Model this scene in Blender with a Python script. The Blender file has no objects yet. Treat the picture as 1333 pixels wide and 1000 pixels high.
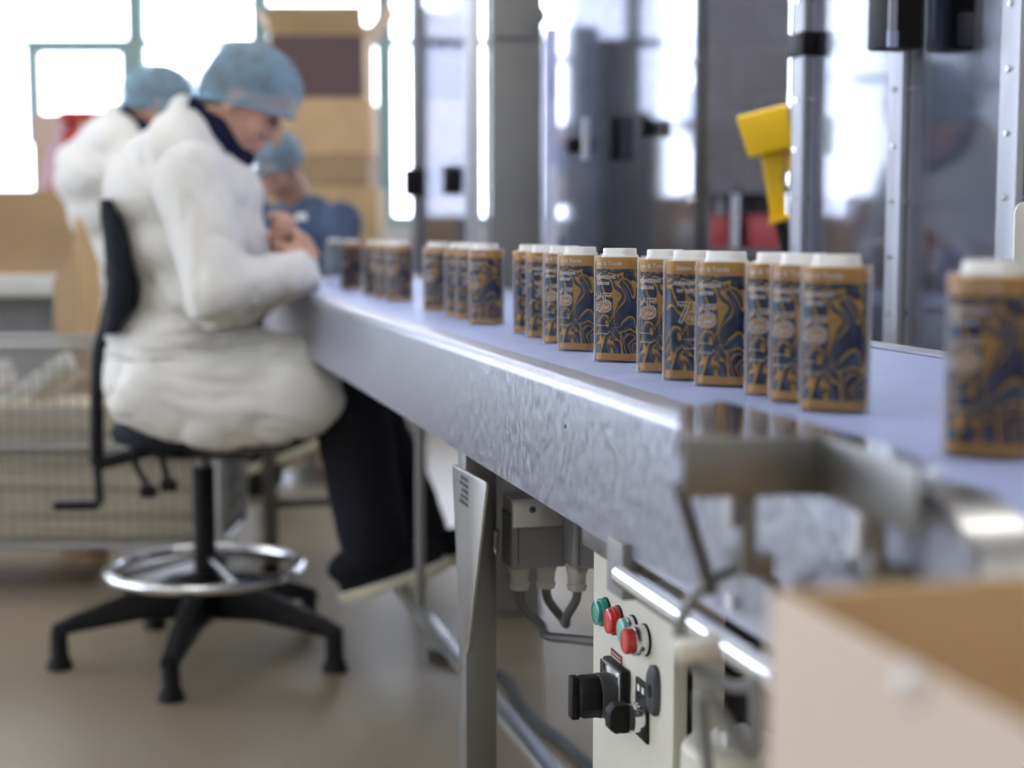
import bpy, bmesh, math, random
import numpy as np
from mathutils import Vector, Matrix, noise as mnoise

random.seed(7)
PI = math.pi
sc = bpy.context.scene
COL = sc.collection

# ------------------------------------------------------------------ camera
F = 2000.0                      # focal length in pixels of the 1333x1000 frame
CZ = 0.987                      # camera height
PITCH = math.atan(198.0 / F)
cam_d = bpy.data.cameras.new('camera')
cam = bpy.data.objects.new('camera', cam_d)
COL.objects.link(cam)
cam.location = (0, 0, CZ)
cam.rotation_euler = (PI / 2 - PITCH, 0, 0)
cam_d.sensor_width = 36.0
cam_d.lens = 36.0 * F / 1333.0
cam_d.clip_start = 0.02
cam_d.dof.use_dof = True
cam_d.dof.focus_distance = 1.60
cam_d.dof.aperture_fstop = 3.1
sc.camera = cam

# ------------------------------------------------------------------ light, exposure
W = bpy.data.worlds.new('sky')
sc.world = W
W.use_nodes = True
bg = W.node_tree.nodes['Background']
bg.inputs[0].default_value = (0.81, 0.875, 1.0, 1)
bg.inputs[1].default_value = 8.5
LAMP = 11.0                     # strength of the ceiling lamp diffusers
sc.view_settings.view_transform = 'Standard'
sc.view_settings.look = 'None'
sc.view_settings.exposure = 0.2
sc.view_settings.gamma = 1.0
sc.view_settings.use_curve_mapping = False
sc.cycles.max_bounces = 7
sc.cycles.transparent_max_bounces = 16
sc.cycles.caustics_reflective = False
sc.cycles.caustics_refractive = False

# ------------------------------------------------------------------ projection helpers
_r = Vector((1, 0, 0)); _f = Vector((0, math.cos(PITCH), -math.sin(PITCH))); _u = Vector((0, math.sin(PITCH), math.cos(PITCH)))
CAM = Vector((0, 0, CZ))
def ray(px, py): return _f + _r * ((px - 666.5) / F) - _u * ((py - 500) / F)
def at(px, py, Y):
    d = ray(px, py); return CAM + d * (Y / d.y)
def atz(px, py, z):
    d = ray(px, py); return CAM + d * ((z - CZ) / d.z)
_d = ray(140, 302); U = Vector((_d.x, _d.y, 0)).normalized(); V = Vector((U.y, -U.x, 0))   # conveyor axes: U away, V to the right
def att(px, py, t):
    d = ray(px, py); return CAM + d * (t / (d.x * V.x + d.y * V.y))
def conv(s, t, z): return Vector((U.x * s + V.x * t, U.y * s + V.y * t, z))
def s_of(p): return p.x * U.x + p.y * U.y
def t_of(p): return p.x * V.x + p.y * V.y
UANG = math.atan2(U.y, U.x)

# ------------------------------------------------------------------ materials
MATS = {}
def nodes_of(m):
    m.use_nodes = True
    return m.node_tree.nodes, m.node_tree.links
def bsdf(m): return m.node_tree.nodes['Principled BSDF']
def mat(name, col, rough=0.5, metal=0.0, var=0.08, scale=12.0, bump=0.0, bscale=80.0, coat=0.0, stretch=None, rvar=0.0, emit=None, alpha=1.0, sheen=0.0, trans=0.0):
    m = bpy.data.materials.new(name); N, L = nodes_of(m); b = bsdf(m)
    tc = N.new('ShaderNodeTexCoord'); mp = N.new('ShaderNodeMapping')
    L.new(tc.outputs['Object'], mp.inputs['Vector'])
    if stretch: mp.inputs['Scale'].default_value = stretch
    n = N.new('ShaderNodeTexNoise'); n.inputs['Scale'].default_value = scale; n.inputs['Detail'].default_value = 5
    L.new(mp.outputs[0], n.inputs['Vector'])
    r = N.new('ShaderNodeValToRGB')
    c0 = [max(0, c * (1 - var)) for c in col]; c1 = [min(1, c * (1 + var)) for c in col]
    r.color_ramp.elements[0].position = 0.3; r.color_ramp.elements[1].position = 0.7
    r.color_ramp.elements[0].color = (*c0, 1); r.color_ramp.elements[1].color = (*c1, 1)
    L.new(n.outputs['Fac'], r.inputs[0]); L.new(r.outputs[0], b.inputs['Base Color'])
    b.inputs['Roughness'].default_value = rough; b.inputs['Metallic'].default_value = metal
    b.inputs['Coat Weight'].default_value = coat; b.inputs['Alpha'].default_value = alpha
    b.inputs['Sheen Weight'].default_value = sheen; b.inputs['Transmission Weight'].default_value = trans
    if rvar:
        mr = N.new('ShaderNodeMapRange'); mr.inputs[1].default_value = 0.3; mr.inputs[2].default_value = 0.7
        mr.inputs[3].default_value = rough - rvar; mr.inputs[4].default_value = rough + rvar
        L.new(n.outputs['Fac'], mr.inputs[0]); L.new(mr.outputs[0], b.inputs['Roughness'])
    if bump:
        n2 = N.new('ShaderNodeTexNoise'); n2.inputs['Scale'].default_value = bscale; n2.inputs['Detail'].default_value = 4
        L.new(mp.outputs[0], n2.inputs['Vector'])
        bp = N.new('ShaderNodeBump'); bp.inputs['Strength'].default_value = bump; bp.inputs['Distance'].default_value = 0.01
        L.new(n2.outputs['Fac'], bp.inputs['Height']); L.new(bp.outputs[0], b.inputs['Normal'])
    if emit:
        b.inputs['Emission Color'].default_value = (*emit[0], 1); b.inputs['Emission Strength'].default_value = emit[1]
    MATS[name] = m
    return m
def clear_mat(name, tint=(1, 1, 1), refl=0.06, edge=0.6, rough=0.03, rim_white=0.0):
    """thin clear sheet: passes light, mirrors a little, more at grazing angles; an optional white edge colour paints in a bright sheen"""
    m = bpy.data.materials.new(name); N, L = nodes_of(m)
    b = bsdf(m); out = N['Material Output']
    t = N.new('ShaderNodeBsdfTransparent'); t.inputs[0].default_value = (*tint, 1)
    g = N.new('ShaderNodeBsdfGlossy'); g.inputs['Roughness'].default_value = rough
    fr = N.new('ShaderNodeFresnel'); fr.inputs[0].default_value = 1.45
    mr = N.new('ShaderNodeMapRange'); mr.inputs[1].default_value = 0.035; mr.inputs[2].default_value = 1.0
    mr.inputs[3].default_value = refl; mr.inputs[4].default_value = edge
    mx = N.new('ShaderNodeMixShader')
    L.new(fr.outputs[0], mr.inputs[0]); L.new(mr.outputs[0], mx.inputs[0])
    b.inputs['Base Color'].default_value = (0.86, 0.87, 0.92, 1); b.inputs['Roughness'].default_value = rough
    L.new(t.outputs[0], mx.inputs[1]); L.new(b.outputs[0] if rim_white else g.outputs[0], mx.inputs[2]); L.new(mx.outputs[0], out.inputs[0])
    if rim_white:
        mr.inputs[2].default_value = rim_white
    MATS[name] = m
    return m

def steel_mat(name, col, rough, scale, stretch, bump):
    m = mat(name, col, rough, 1.0, 0.17 if 'rail' in name else 0.10, scale, bump, scale * 6, stretch=stretch, rvar=0.09)
    return m

steel_mat('rail_steel', (0.38, 0.385, 0.44), 0.38, 75, (1.6, 1.6, 1.0), 0.03)
steel_mat('steel', (0.60, 0.60, 0.60), 0.34, 10, (1, 1, 0.2), 0.05)
steel_mat('dark_steel', (0.24, 0.235, 0.225), 0.42, 10, (1, 1, 0.2), 0.05)
mat('chrome', (0.85, 0.86, 0.88), 0.10, 1.0, 0.03)
mat('aluminium', (0.47, 0.48, 0.53), 0.45, 0.5, 0.04, 6, stretch=(1, 1, 0.1))
mat('belt', (0.42, 0.50, 0.80), 0.42, 0, 0.04, 40, 0.04, 400)
mat('black_plastic', (0.010, 0.010, 0.011), 0.5, 0, 0.2)
mat('black_fabric', (0.022, 0.025, 0.036), 0.9, 0, 0.2, 60, 0.1, 300)
mat('dark_grey', (0.075, 0.078, 0.085), 0.45, 0, 0.15)
mat('grey_plastic', (0.30, 0.30, 0.31), 0.5, 0, 0.06)
mat('gland_grey', (0.55, 0.54, 0.50), 0.5, 0, 0.05)
mat('cream_paint', (0.70, 0.68, 0.58), 0.40, 0, 0.05, 5, stretch=(3, 3, 0.4))
mat('white_plastic', (0.84, 0.84, 0.82), 0.38, 0, 0.02)
mat('white_paint', (0.74, 0.74, 0.72), 0.5, 0, 0.04)
mat('red_lens', (0.62, 0.018, 0.018), 0.22, 0, 0.06, coat=0.6)
mat('green_lens', (0.015, 0.33, 0.25), 0.22, 0, 0.06, coat=0.6)
mat('pale_green', (0.22, 0.60, 0.44), 0.35, 0, 0.06, coat=0.3)
mat('sticker_red', (0.22, 0.02, 0.035), 0.5, 0, 0.05)
mat('ink_dark', (0.03, 0.03, 0.035), 0.6, 0, 0.05)
mat('cable_grey', (0.13, 0.13, 0.13), 0.5, 0, 0.08)
mat('cable_light', (0.27, 0.28, 0.28), 0.5, 0, 0.05)
mat('tie_white', (0.75, 0.72, 0.62), 0.5, 0, 0.05)
mat('card', (0.64, 0.44, 0.23), 0.85, 0, 0.07, 8, 0.05, 120)
mat('card_pale', (0.62, 0.495, 0.395), 0.8, 0, 0.05, 6, 0.04, 120)
mat('card_brown', (0.42, 0.28, 0.155), 0.85, 0, 0.07, 8, 0.05, 120)
mat('card_dark', (0.135, 0.085, 0.085), 0.8, 0, 0.06, 8)  # even dark tone for the front of the top carton
mat('tape', (0.50, 0.36, 0.20), 0.3, 0, 0.05)
mat('coat', (0.82, 0.81, 0.775), 0.9, 0, 0.025, 5, 0.015, 45)
mat('denim', (0.075, 0.115, 0.20), 0.9, 0, 0.15, 30, 0.1, 200)
mat('trousers', (0.012, 0.013, 0.018), 0.9, 0, 0.2, 30)
mat('navy', (0.012, 0.016, 0.045), 0.9, 0, 0.2, 30)
mat('skin', (0.60, 0.34, 0.24), 0.5, 0, 0.09, 14)
mat('hair', (0.15, 0.125, 0.11), 0.6, 0, 0.2, 60, stretch=(1, 1, 6))
mat('hairnet', (0.32, 0.57, 0.76), 0.7, 0, 0.22, 30, 0.4, 60, alpha=0.40)
mat('grey_paint', (0.27, 0.265, 0.25), 0.45, 0.2, 0.06, 4)
mat('sole', (0.72, 0.68, 0.52), 0.7, 0, 0.06)
mat('lips', (0.45, 0.16, 0.14), 0.5)
mat('eye', (0.04, 0.03, 0.03), 0.3)
mat('floor', (0.27, 0.225, 0.155), 0.38, 0, 0.05, 0.8, 0.01, 30, rvar=0.02)
mat('wall', (0.66, 0.65, 0.63), 0.8, 0, 0.03, 2)
mat('ceiling', (0.75, 0.75, 0.74), 0.85, 0, 0.03, 2)
mat('window_frame', (0.33, 0.47, 0.46), 0.5, 0, 0.05)
mat('block_wall', (0.20, 0.195, 0.23), 0.85, 0, 0.08, 6)
mat('machine_blue', (0.50, 0.54, 0.80), 0.5, 0, 0.08)
mat('machine_pale', (0.70, 0.72, 0.86), 0.5, 0, 0.05)
mat('machine_grey', (0.33, 0.33, 0.36), 0.5, 0, 0.08)
mat('machine_dark', (0.11, 0.11, 0.14), 0.6, 0, 0.1)
mat('crate_red', (0.42, 0.07, 0.085), 0.5, 0, 0.08)
mat('ladder_red', (0.55, 0.045, 0.03), 0.45, 0, 0.08)
mat('ladder_pink', (0.62, 0.42, 0.50), 0.4, 0.3, 0.05)
mat('yellow', (0.90, 0.56, 0.004), 0.38, 0, 0.05)
mat('beige_plastic', (0.44, 0.38, 0.31), 0.5, 0, 0.05)
mat('wood', (0.50, 0.37, 0.22), 0.75, 0, 0.15, 6, stretch=(1, 1, 8))
mat('wire', (0.42, 0.42, 0.41), 0.35, 0.9, 0.05)
mat('lamp_white', (0.9, 0.9, 0.9), 0.6, 0, 0.01, emit=((1.0, 0.96, 0.90), LAMP))
mat('fill_white', (0.9, 0.9, 0.9), 0.6, 0, 0.01, emit=((0.93, 0.95, 1.0), 45.0))  # glow of the added lamp behind the guard
clear_mat('polycarbonate', (0.88, 0.90, 0.985), 0.08, 0.9, 0.05)
clear_mat('window_glass', (0.97, 0.98, 1.0), 0.04, 0.9, 0.02)
clear_mat('clear_film', (0.985, 0.985, 1.0), 0.012, 0.85, 0.15, 0.55)  # white rim colour stands in for the bright streak along the film edge
clear_mat('clear_jar', (0.90, 0.90, 0.93), 0.20, 0.9, 0.18)

for _n in ('black_plastic', 'black_fabric', 'trousers', 'dark_grey', 'navy'):
    bsdf(MATS[_n]).inputs['Specular IOR Level'].default_value = 0.22
def marble_mat():
    """gold and navy marbled print with a gold band at foot and head (object space, metres)"""
    m = bpy.data.materials.new('marble_label'); N, L = nodes_of(m); b = bsdf(m)
    tc = N.new('ShaderNodeTexCoord')
    def noise(scale, vec, dist=0.0, detail=2.0):
        n = N.new('ShaderNodeTexNoise'); n.inputs['Scale'].default_value = scale; n.inputs['Detail'].default_value = detail
        n.inputs['Distortion'].default_value = dist; L.new(vec, n.inputs['Vector']); return n
    def vmath(op, a, bv):
        v = N.new('ShaderNodeVectorMath'); v.operation = op; L.new(a, v.inputs[0])
        if isinstance(bv, tuple): v.inputs[1].default_value = bv
        else: L.new(bv, v.inputs[1])
        return v.outputs[0]
    mp = N.new('ShaderNodeMapping'); mp.inputs['Scale'].default_value = (1, 1, 0.62); mp.inputs['Rotation'].default_value = (0, 0.5, 0)
    mp.inputs['Location'].default_value = (0.31, 0.17, 0.05)
    L.new(tc.outputs['Object'], mp.inputs['Vector'])
    w1 = noise(19, mp.outputs[0], 0.4, 1.0)
    o1 = vmath('MULTIPLY', vmath('SUBTRACT', w1.outputs['Color'], (0.5, 0.5, 0.5)), (0.10, 0.10, 0.10))
    p1 = vmath('ADD', mp.outputs[0], o1)
    w2 = noise(48, p1, 0.3, 1.0)
    o2 = vmath('MULTIPLY', vmath('SUBTRACT', w2.outputs['Color'], (0.5, 0.5, 0.5)), (0.026, 0.026, 0.026))
    p2 = vmath('ADD', p1, o2)
    n = noise(27, p2, 0.5, 1.0)
    r = N.new('ShaderNodeValToRGB'); cr = r.color_ramp; cr.interpolation = 'LINEAR'
    navy = (0.010, 0.017, 0.068, 1); ink = (0.006, 0.007, 0.018, 1); gold = (0.50, 0.285, 0.055, 1); gold2 = (0.60, 0.36, 0.08, 1)
    teal = (0.05, 0.15, 0.20, 1); lav = (0.10, 0.10, 0.17, 1); slate = (0.05, 0.07, 0.14, 1)
    stops = [(0.0, navy), (0.30, navy), (0.31, gold), (0.335, gold), (0.345, ink), (0.37, navy), (0.395, teal), (0.40, slate), (0.41, navy), (0.427, gold), (0.438, gold2), (0.447, gold),
             (0.454, ink), (0.49, navy), (0.52, slate), (0.535, lav), (0.545, teal), (0.555, ink), (0.572, gold), (0.588, gold2), (0.594, ink), (0.64, navy), (0.665, gold), (0.675, navy), (0.80, navy)]
    cr.elements[0].position = 0; cr.elements[0].color = navy
    cr.elements[1].position = 0.80; cr.elements[1].color = navy
    for p, c in stops[1:-1]:
        e = cr.elements.new(p); e.color = c
    L.new(n.outputs['Fac'], r.inputs[0])
    sx = N.new('ShaderNodeSeparateXYZ'); L.new(tc.outputs['Object'], sx.inputs[0])
    def cmp(op, v):
        k = N.new('ShaderNodeMath'); k.operation = op; k.inputs[1].default_value = v; L.new(sx.outputs['Z'], k.inputs[0]); return k.outputs[0]
    mxv = N.new('ShaderNodeMath'); mxv.operation = 'MAXIMUM'; L.new(cmp('GREATER_THAN', 0.0985), mxv.inputs[0]); L.new(cmp('LESS_THAN', 0.0098), mxv.inputs[1])
    mx = N.new('ShaderNodeMix'); mx.data_type = 'RGBA'; L.new(mxv.outputs[0], mx.inputs[0])
    L.new(r.outputs[0], mx.inputs[6]); mx.inputs[7].default_value = (0.52, 0.29, 0.075, 1)
    L.new(mx.outputs[2], b.inputs['Base Color'])
    b.inputs['Roughness'].default_value = 0.34
    MATS['marble_label'] = m
marble_mat()
mat('print_white', (0.80, 0.80, 0.80), 0.5, 0, 0.01)
mat('print_gold', (0.50, 0.30, 0.09), 0.5, 0, 0.03)

# ------------------------------------------------------------------ mesh helpers
WM = {}                                             # world matrices of parents (by name)
class MB:
    def __init__(s): s.v = []; s.f = []
    def add(s, vs, fs):
        o = len(s.v); s.v += [Vector(p) for p in vs]; s.f += [tuple(i + o for i in f) for f in fs]; return s
    def hexa(s, c8):                                # 0-3 bottom ring, 4-7 top ring
        return s.add(c8, [(3, 2, 1, 0), (4, 5, 6, 7), (0, 1, 5, 4), (1, 2, 6, 5), (2, 3, 7, 6), (3, 0, 4, 7)])
    def box(s, c, size, ax=None):
        c = Vector(c); ax = ax or (Vector((1, 0, 0)), Vector((0, 1, 0)), Vector((0, 0, 1)))
        a, b, d = [Vector(ax[i]) * (size[i] / 2) for i in range(3)]
        return s.hexa([c - a - b - d, c + a - b - d, c + a + b - d, c - a + b - d, c - a - b + d, c + a - b + d, c + a + b + d, c - a + b + d])
    def cbox(s, s0, s1, t0, t1, z0, z1):            # box in conveyor coordinates
        return s.hexa([conv(s0, t0, z0), conv(s0, t1, z0), conv(s1, t1, z0), conv(s1, t0, z0), conv(s0, t0, z1), conv(s0, t1, z1), conv(s1, t1, z1), conv(s1, t0, z1)])
    def cyl(s, p0, p1, r0, r1=None, n=20):
        p0 = Vector(p0); p1 = Vector(p1); r1 = r0 if r1 is None else r1
        d = (p1 - p0).normalized(); a = d.orthogonal().normalized(); b = d.cross(a)
        vs = []
        for p, r in ((p0, r0), (p1, r1)):
            for i in range(n):
                w = 2 * PI * i / n; vs.append(p + a * (r * math.cos(w)) + b * (r * math.sin(w)))
        fs = [(i, (i + 1) % n, n + (i + 1) % n, n + i) for i in range(n)] + [tuple(range(n - 1, -1, -1)), tuple(range(n, 2 * n))]
        return s.add(vs, fs)
    def rings(s, rings, closed=True, cap=True):     # loft through rings of equal length
        n = len(rings[0]); vs = [p for r in rings for p in r]; fs = []
        for k in range(len(rings) - 1):
            for i in range(n if closed else n - 1):
                j = (i + 1) % n; fs.append((k * n + i, k * n + j, (k + 1) * n + j, (k + 1) * n + i))
        if cap: fs += [tuple(range(n - 1, -1, -1)), tuple(range((len(rings) - 1) * n, len(rings) * n))]
        return s.add(vs, fs)
    def tube(s, path, r, n=10, loop=False):
        path = [Vector(p) for p in path]; m = len(path); rs = r if isinstance(r, (list, tuple)) else [r] * m
        prev = None; rings = []
        for i, p in enumerate(path):
            a = path[(i - 1) % m] if (i > 0 or loop) else p; b = path[(i + 1) % m] if (i < m - 1 or loop) else p
            d = (b - a).normalized()
            nrm = d.orthogonal().normalized() if prev is None else (prev - d * prev.dot(d)).normalized()
            prev = nrm; bi = d.cross(nrm)
            rings.append([p + nrm * (rs[i] * math.cos(2 * PI * k / n)) + bi * (rs[i] * math.sin(2 * PI * k / n)) for k in range(n)])
        if loop: rings.append(rings[0]); return s.rings(rings, True, False)
        return s.rings(rings)
    def ell(s, c, r, ax=None, nu=20, nv=12):
        c = Vector(c); ax = ax or (Vector((1, 0, 0)), Vector((0, 1, 0)), Vector((0, 0, 1)))
        if not isinstance(r, (tuple, list)): r = (r, r, r)
        vs = [c - ax[2] * r[2]]
        for j in range(1, nv):
            th = PI * j / nv - PI / 2
            for i in range(nu):
                ph = 2 * PI * i / nu
                vs.append(c + ax[0] * (r[0] * math.cos(th) * math.cos(ph)) + ax[1] * (r[1] * math.cos(th) * math.sin(ph)) + ax[2] * (r[2] * math.sin(th)))
        vs.append(c + ax[2] * r[2]); fs = []
        for i in range(nu): fs.append((0, 1 + (i + 1) % nu, 1 + i))
        for j in range(nv - 2):
            for i in range(nu):
                a = 1 + j * nu + i; b = 1 + j * nu + (i + 1) % nu; fs.append((a, b, b + nu, a + nu))
        t = len(vs) - 1; o = 1 + (nv - 2) * nu
        for i in range(nu): fs.append((o + i, o + (i + 1) % nu, t))
        return s.add(vs, fs)
    def cap(s, p0, p1, r0, r1=None, n=14):          # tapered capsule
        r1 = r0 if r1 is None else r1
        p0 = Vector(p0); p1 = Vector(p1); d = p1 - p0; l = d.length
        if l < 1e-6: return s.ell(p0, r0)
        d /= l; a = d.orthogonal().normalized(); b = d.cross(a); rings = []
        for k in range(1, 5):
            w = -PI / 2 + (PI / 2) * k / 4.0
            rings.append((p0 + d * (r0 * math.sin(w)), r0 * math.cos(w)))
        for k in range(0, 4):
            w = (PI / 2) * k / 4.0
            rings.append((p1 + d * (r1 * math.sin(w)), r1 * math.cos(w)))
        return s.rings([[p + a * (r * math.cos(2 * PI * i / n)) + b * (r * math.sin(2 * PI * i / n)) for i in range(n)] for p, r in rings])
    def prism(s, poly, off):                        # polygon of 3-D points swept by a vector
        n = len(poly); off = Vector(off); vs = [Vector(p) for p in poly] + [Vector(p) + off for p in poly]
        return s.add(vs, [tuple(range(n - 1, -1, -1)), tuple(range(n, 2 * n))] + [(i, (i + 1) % n, n + (i + 1) % n, n + i) for i in range(n)])
    def mesh(s, name):
        me = bpy.data.meshes.new(name); me.from_pydata([tuple(v) for v in s.v], [], s.f); me.validate(); me.update()
        return me
    def build(s, name, m, parent=None, smooth=False, bevel=0.0, seg=2, angle=35):
        me = s.mesh(name)
        bm = bmesh.new(); bm.from_mesh(me)
        bmesh.ops.recalc_face_normals(bm, faces=bm.faces)
        if bevel:
            es = [e for e in bm.edges if len(e.link_faces) == 2 and e.calc_face_angle(0) > math.radians(30)]
            bmesh.ops.bevel(bm, geom=es, offset=bevel, segments=seg, affect='EDGES', profile=0.5, clamp_overlap=True)
        bm.to_mesh(me); bm.free()
        return put(name, me, m, parent, smooth or bevel > 0, angle)

def put(name, me, m, parent=None, smooth=False, angle=35):
    if smooth:
        me.shade_smooth()
        try: me.set_sharp_from_angle(angle=math.radians(angle))
        except Exception: pass
    if m: me.materials.clear(); me.materials.append(MATS[m] if isinstance(m, str) else m)
    o = bpy.data.objects.new(name, me); COL.objects.link(o)
    if parent is not None:
        me.transform(WM[parent.name].inverted()); o.parent = parent; WM[o.name] = WM[parent.name].copy()
    else:
        vs = [v.co for v in me.vertices]
        lo = [min(v[i] for v in vs) for i in range(3)]; hi = [max(v[i] for v in vs) for i in range(3)]
        org = Vector(((lo[0] + hi[0]) / 2, (lo[1] + hi[1]) / 2, lo[2]))
        me.transform(Matrix.Translation(-org)); o.location = org; WM[o.name] = Matrix.Translation(org)
    return o
def thing(name, label, cat, loc=(0, 0, 0), rotz=0.0, group=None):
    o = bpy.data.objects.new(name, None); COL.objects.link(o)
    o.empty_display_size = 0.1
    o.location = loc; o.rotation_euler = (0, 0, rotz)
    WM[o.name] = Matrix.Translation(Vector(loc)) @ Matrix.Rotation(rotz, 4, 'Z')
    return tag(o, label, cat, group)
def tag(o, label, cat, group=None):
    o['label'] = label; o['category'] = cat
    if group: o['group'] = group
    return o
def struct(o): o['kind'] = 'structure'; return o
def struct_root(name, loc=(0, 0, 0)):
    o = bpy.data.objects.new(name, None); COL.objects.link(o); o.location = loc; o.empty_display_size = 0.1
    WM[o.name] = Matrix.Translation(Vector(loc)); o['kind'] = 'structure'; return o
def dup(root, loc, rotz, label, group=None, scale=None):
    r = root.copy(); COL.objects.link(r); r.location = loc; r.rotation_euler = (0, 0, rotz); r['label'] = label
    if group: r['group'] = group
    if scale: r.scale = (scale,) * 3
    for ch in list(root.children):
        c = ch.copy(); COL.objects.link(c); c.parent = r
        for g in list(ch.children):
            d = g.copy(); COL.objects.link(d); d.parent = c
    return r

def text_geo(body, size, offset=0.0, extrude=0.0, outline=0.0, xs=1.0):
    """filled (or outlined) lettering as (verts, faces), centred on x, baseline at y = 0"""
    cu = bpy.data.curves.new('lettering', 'FONT'); cu.body = body; cu.size = size; cu.align_x = 'CENTER'
    cu.offset = offset; cu.extrude = extrude; cu.resolution_u = 3
    if outline: cu.fill_mode = 'NONE'; cu.bevel_depth = outline; cu.bevel_resolution = 0
    o = bpy.data.objects.new('lettering', cu); COL.objects.link(o)
    dg = bpy.context.evaluated_depsgraph_get(); ev = o.evaluated_get(dg); me = ev.to_mesh()
    vs = [Vector((v.co.x * xs, v.co.y, v.co.z)) for v in me.vertices]; fs = [tuple(p.vertices) for p in me.polygons]
    ev.to_mesh_clear(); bpy.data.objects.remove(o); bpy.data.curves.remove(cu)
    return vs, fs
def cardinal(pts, n=8):
    pts = [Vector(p) for p in pts]; out = []
    for i in range(len(pts) - 1):
        p0 = pts[max(i - 1, 0)]; p1 = pts[i]; p2 = pts[i + 1]; p3 = pts[min(i + 2, len(pts) - 1)]
        for k in range(n):
            t = k / n; t2 = t * t; t3 = t2 * t
            out.append(0.5 * ((2 * p1) + (p2 - p0) * t + (2 * p0 - 5 * p1 + 4 * p2 - p3) * t2 + (3 * p1 - p0 - 3 * p2 + p3) * t3))
    return out + [pts[-1]]

# ================================================================== THE ROOM
X0, X1, Y0, Y1, ZC = -10.0, 5.0, -3.0, 9.0, 3.7
struct(MB().box(((X0 + X1) / 2, (Y0 + Y1) / 2, -0.05), (X1 - X0 + 0.6, Y1 - Y0 + 0.6, 0.1)).build('floor', 'floor'))
struct(MB().box(((X0 + X1) / 2, (Y0 + Y1) / 2, ZC + 0.05), (X1 - X0 + 0.6, Y1 - Y0 + 0.6, 0.1)).build('ceiling', 'ceiling'))
SILL, HEAD = 1.02, 3.35
def window_wall(name, horiz, fixed, a0, a1, thick):
    b = MB()
    def seg(u0, u1, z0, z1):
        c = ((u0 + u1) / 2, fixed, (z0 + z1) / 2) if horiz else (fixed, (u0 + u1) / 2, (z0 + z1) / 2)
        b.box(c, (u1 - u0, thick, z1 - z0) if horiz else (thick, u1 - u0, z1 - z0))
    seg(a0, a1, 0, SILL); seg(a0, a1, HEAD, ZC); seg(a0, a0 + 0.3, SILL, HEAD); seg(a1 - 0.3, a1, SILL, HEAD)
    return struct(b.build(name, 'wall'))
window_wall('wall_back', True, Y1 + 0.1, X0 - 0.2, X1 + 0.2, 0.2)
window_wall('wall_left', False, X0 - 0.1, Y0, Y1, 0.2)
struct(MB().box(((X0 + X1) / 2, Y0 - 0.1, ZC / 2), (X1 - X0 + 0.4, 0.2, ZC)).build('wall_front', 'wall'))
struct(MB().box((X1 + 0.1, (Y0 + Y1) / 2, ZC / 2), (0.2, Y1 - Y0, ZC)).build('wall_right', 'wall'))

def window_row(name, horiz, fixed, a0, a1, bars, casements=()):
    root = struct_root(name, (0.5 * (a0 + a1), fixed, SILL) if horiz else (fixed, 0.5 * (a0 + a1), SILL))
    def bx(b, u0, u1, z0, z1, d):
        c = ((u0 + u1) / 2, fixed, (z0 + z1) / 2) if horiz else (fixed, (u0 + u1) / 2, (z0 + z1) / 2)
        b.box(c, (u1 - u0, d, z1 - z0) if horiz else (d, u1 - u0, z1 - z0)); return b
    fr = MB(); bx(fr, a0, a1, SILL, SILL + 0.06, 0.1); bx(fr, a0, a1, HEAD - 0.06, HEAD, 0.1); fr.build('window_frame', 'window_frame', root)
    for u in bars: bx(MB(), u - 0.046, u + 0.046, SILL + 0.06, HEAD - 0.06, 0.09).build('mullion', 'window_frame', root, bevel=0.004)
    edges = [a0] + list(bars) + [a1]
    for i in range(len(edges) - 1):
        u0, u1 = edges[i] + 0.046, edges[i + 1] - 0.046
        if u1 - u0 < 0.1: continue
        for z0, z1 in ((SILL + 0.06, 2.06), (2.10, HEAD - 0.06)):
            bx(MB(), u0, u1, z0, z1, 0.008).build('pane', 'window_glass', root)
        bx(MB(), u0, u1, 2.06, 2.10, 0.06).build('transom', 'window_frame', root)
    for (u0, u1, z0, z1) in casements:
        b = MB(); w = 0.07
        bx(b, u0, u0 + w, z0, z1, 0.07); bx(b, u1 - w, u1, z0, z1, 0.07); bx(b, u0 + w, u1 - w, z0, z0 + w, 0.07); bx(b, u0 + w, u1 - w, z1 - w, z1, 0.07)
        b.build('casement_frame', 'window_frame', root)
window_row('window_1', True, Y1 + 0.08, X0 + 0.1, X1 - 0.1, [-2.18 + 0.72 * k for k in range(-10, 10) if k != -1], [(-2.82, -2.2, 1.5, 2.09)])
window_row('window_2', False, X0 - 0.08, Y0 + 0.3, Y1 - 0.3, [Y0 + 1.5 * k for k in range(1, 8)])
k = 0
for yy in (-1.2, 1.8, 4.8):
    for xx in (-3.6, -0.9, 1.8):
        k += 1
        t = thing('ceiling_light', 'long white ceiling lamp over the packing hall, out of the picture above', 'lamp', (xx, yy, ZC - 0.08), 0, 'ceiling lamps')
        MB().box((xx, yy, ZC - 0.03), (1.5, 0.34, 0.06)).build('housing', 'white_paint', t, bevel=0.006)
        MB().box((xx, yy, ZC - 0.07), (1.42, 0.26, 0.02)).build('diffuser', 'lamp_white', t)

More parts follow.
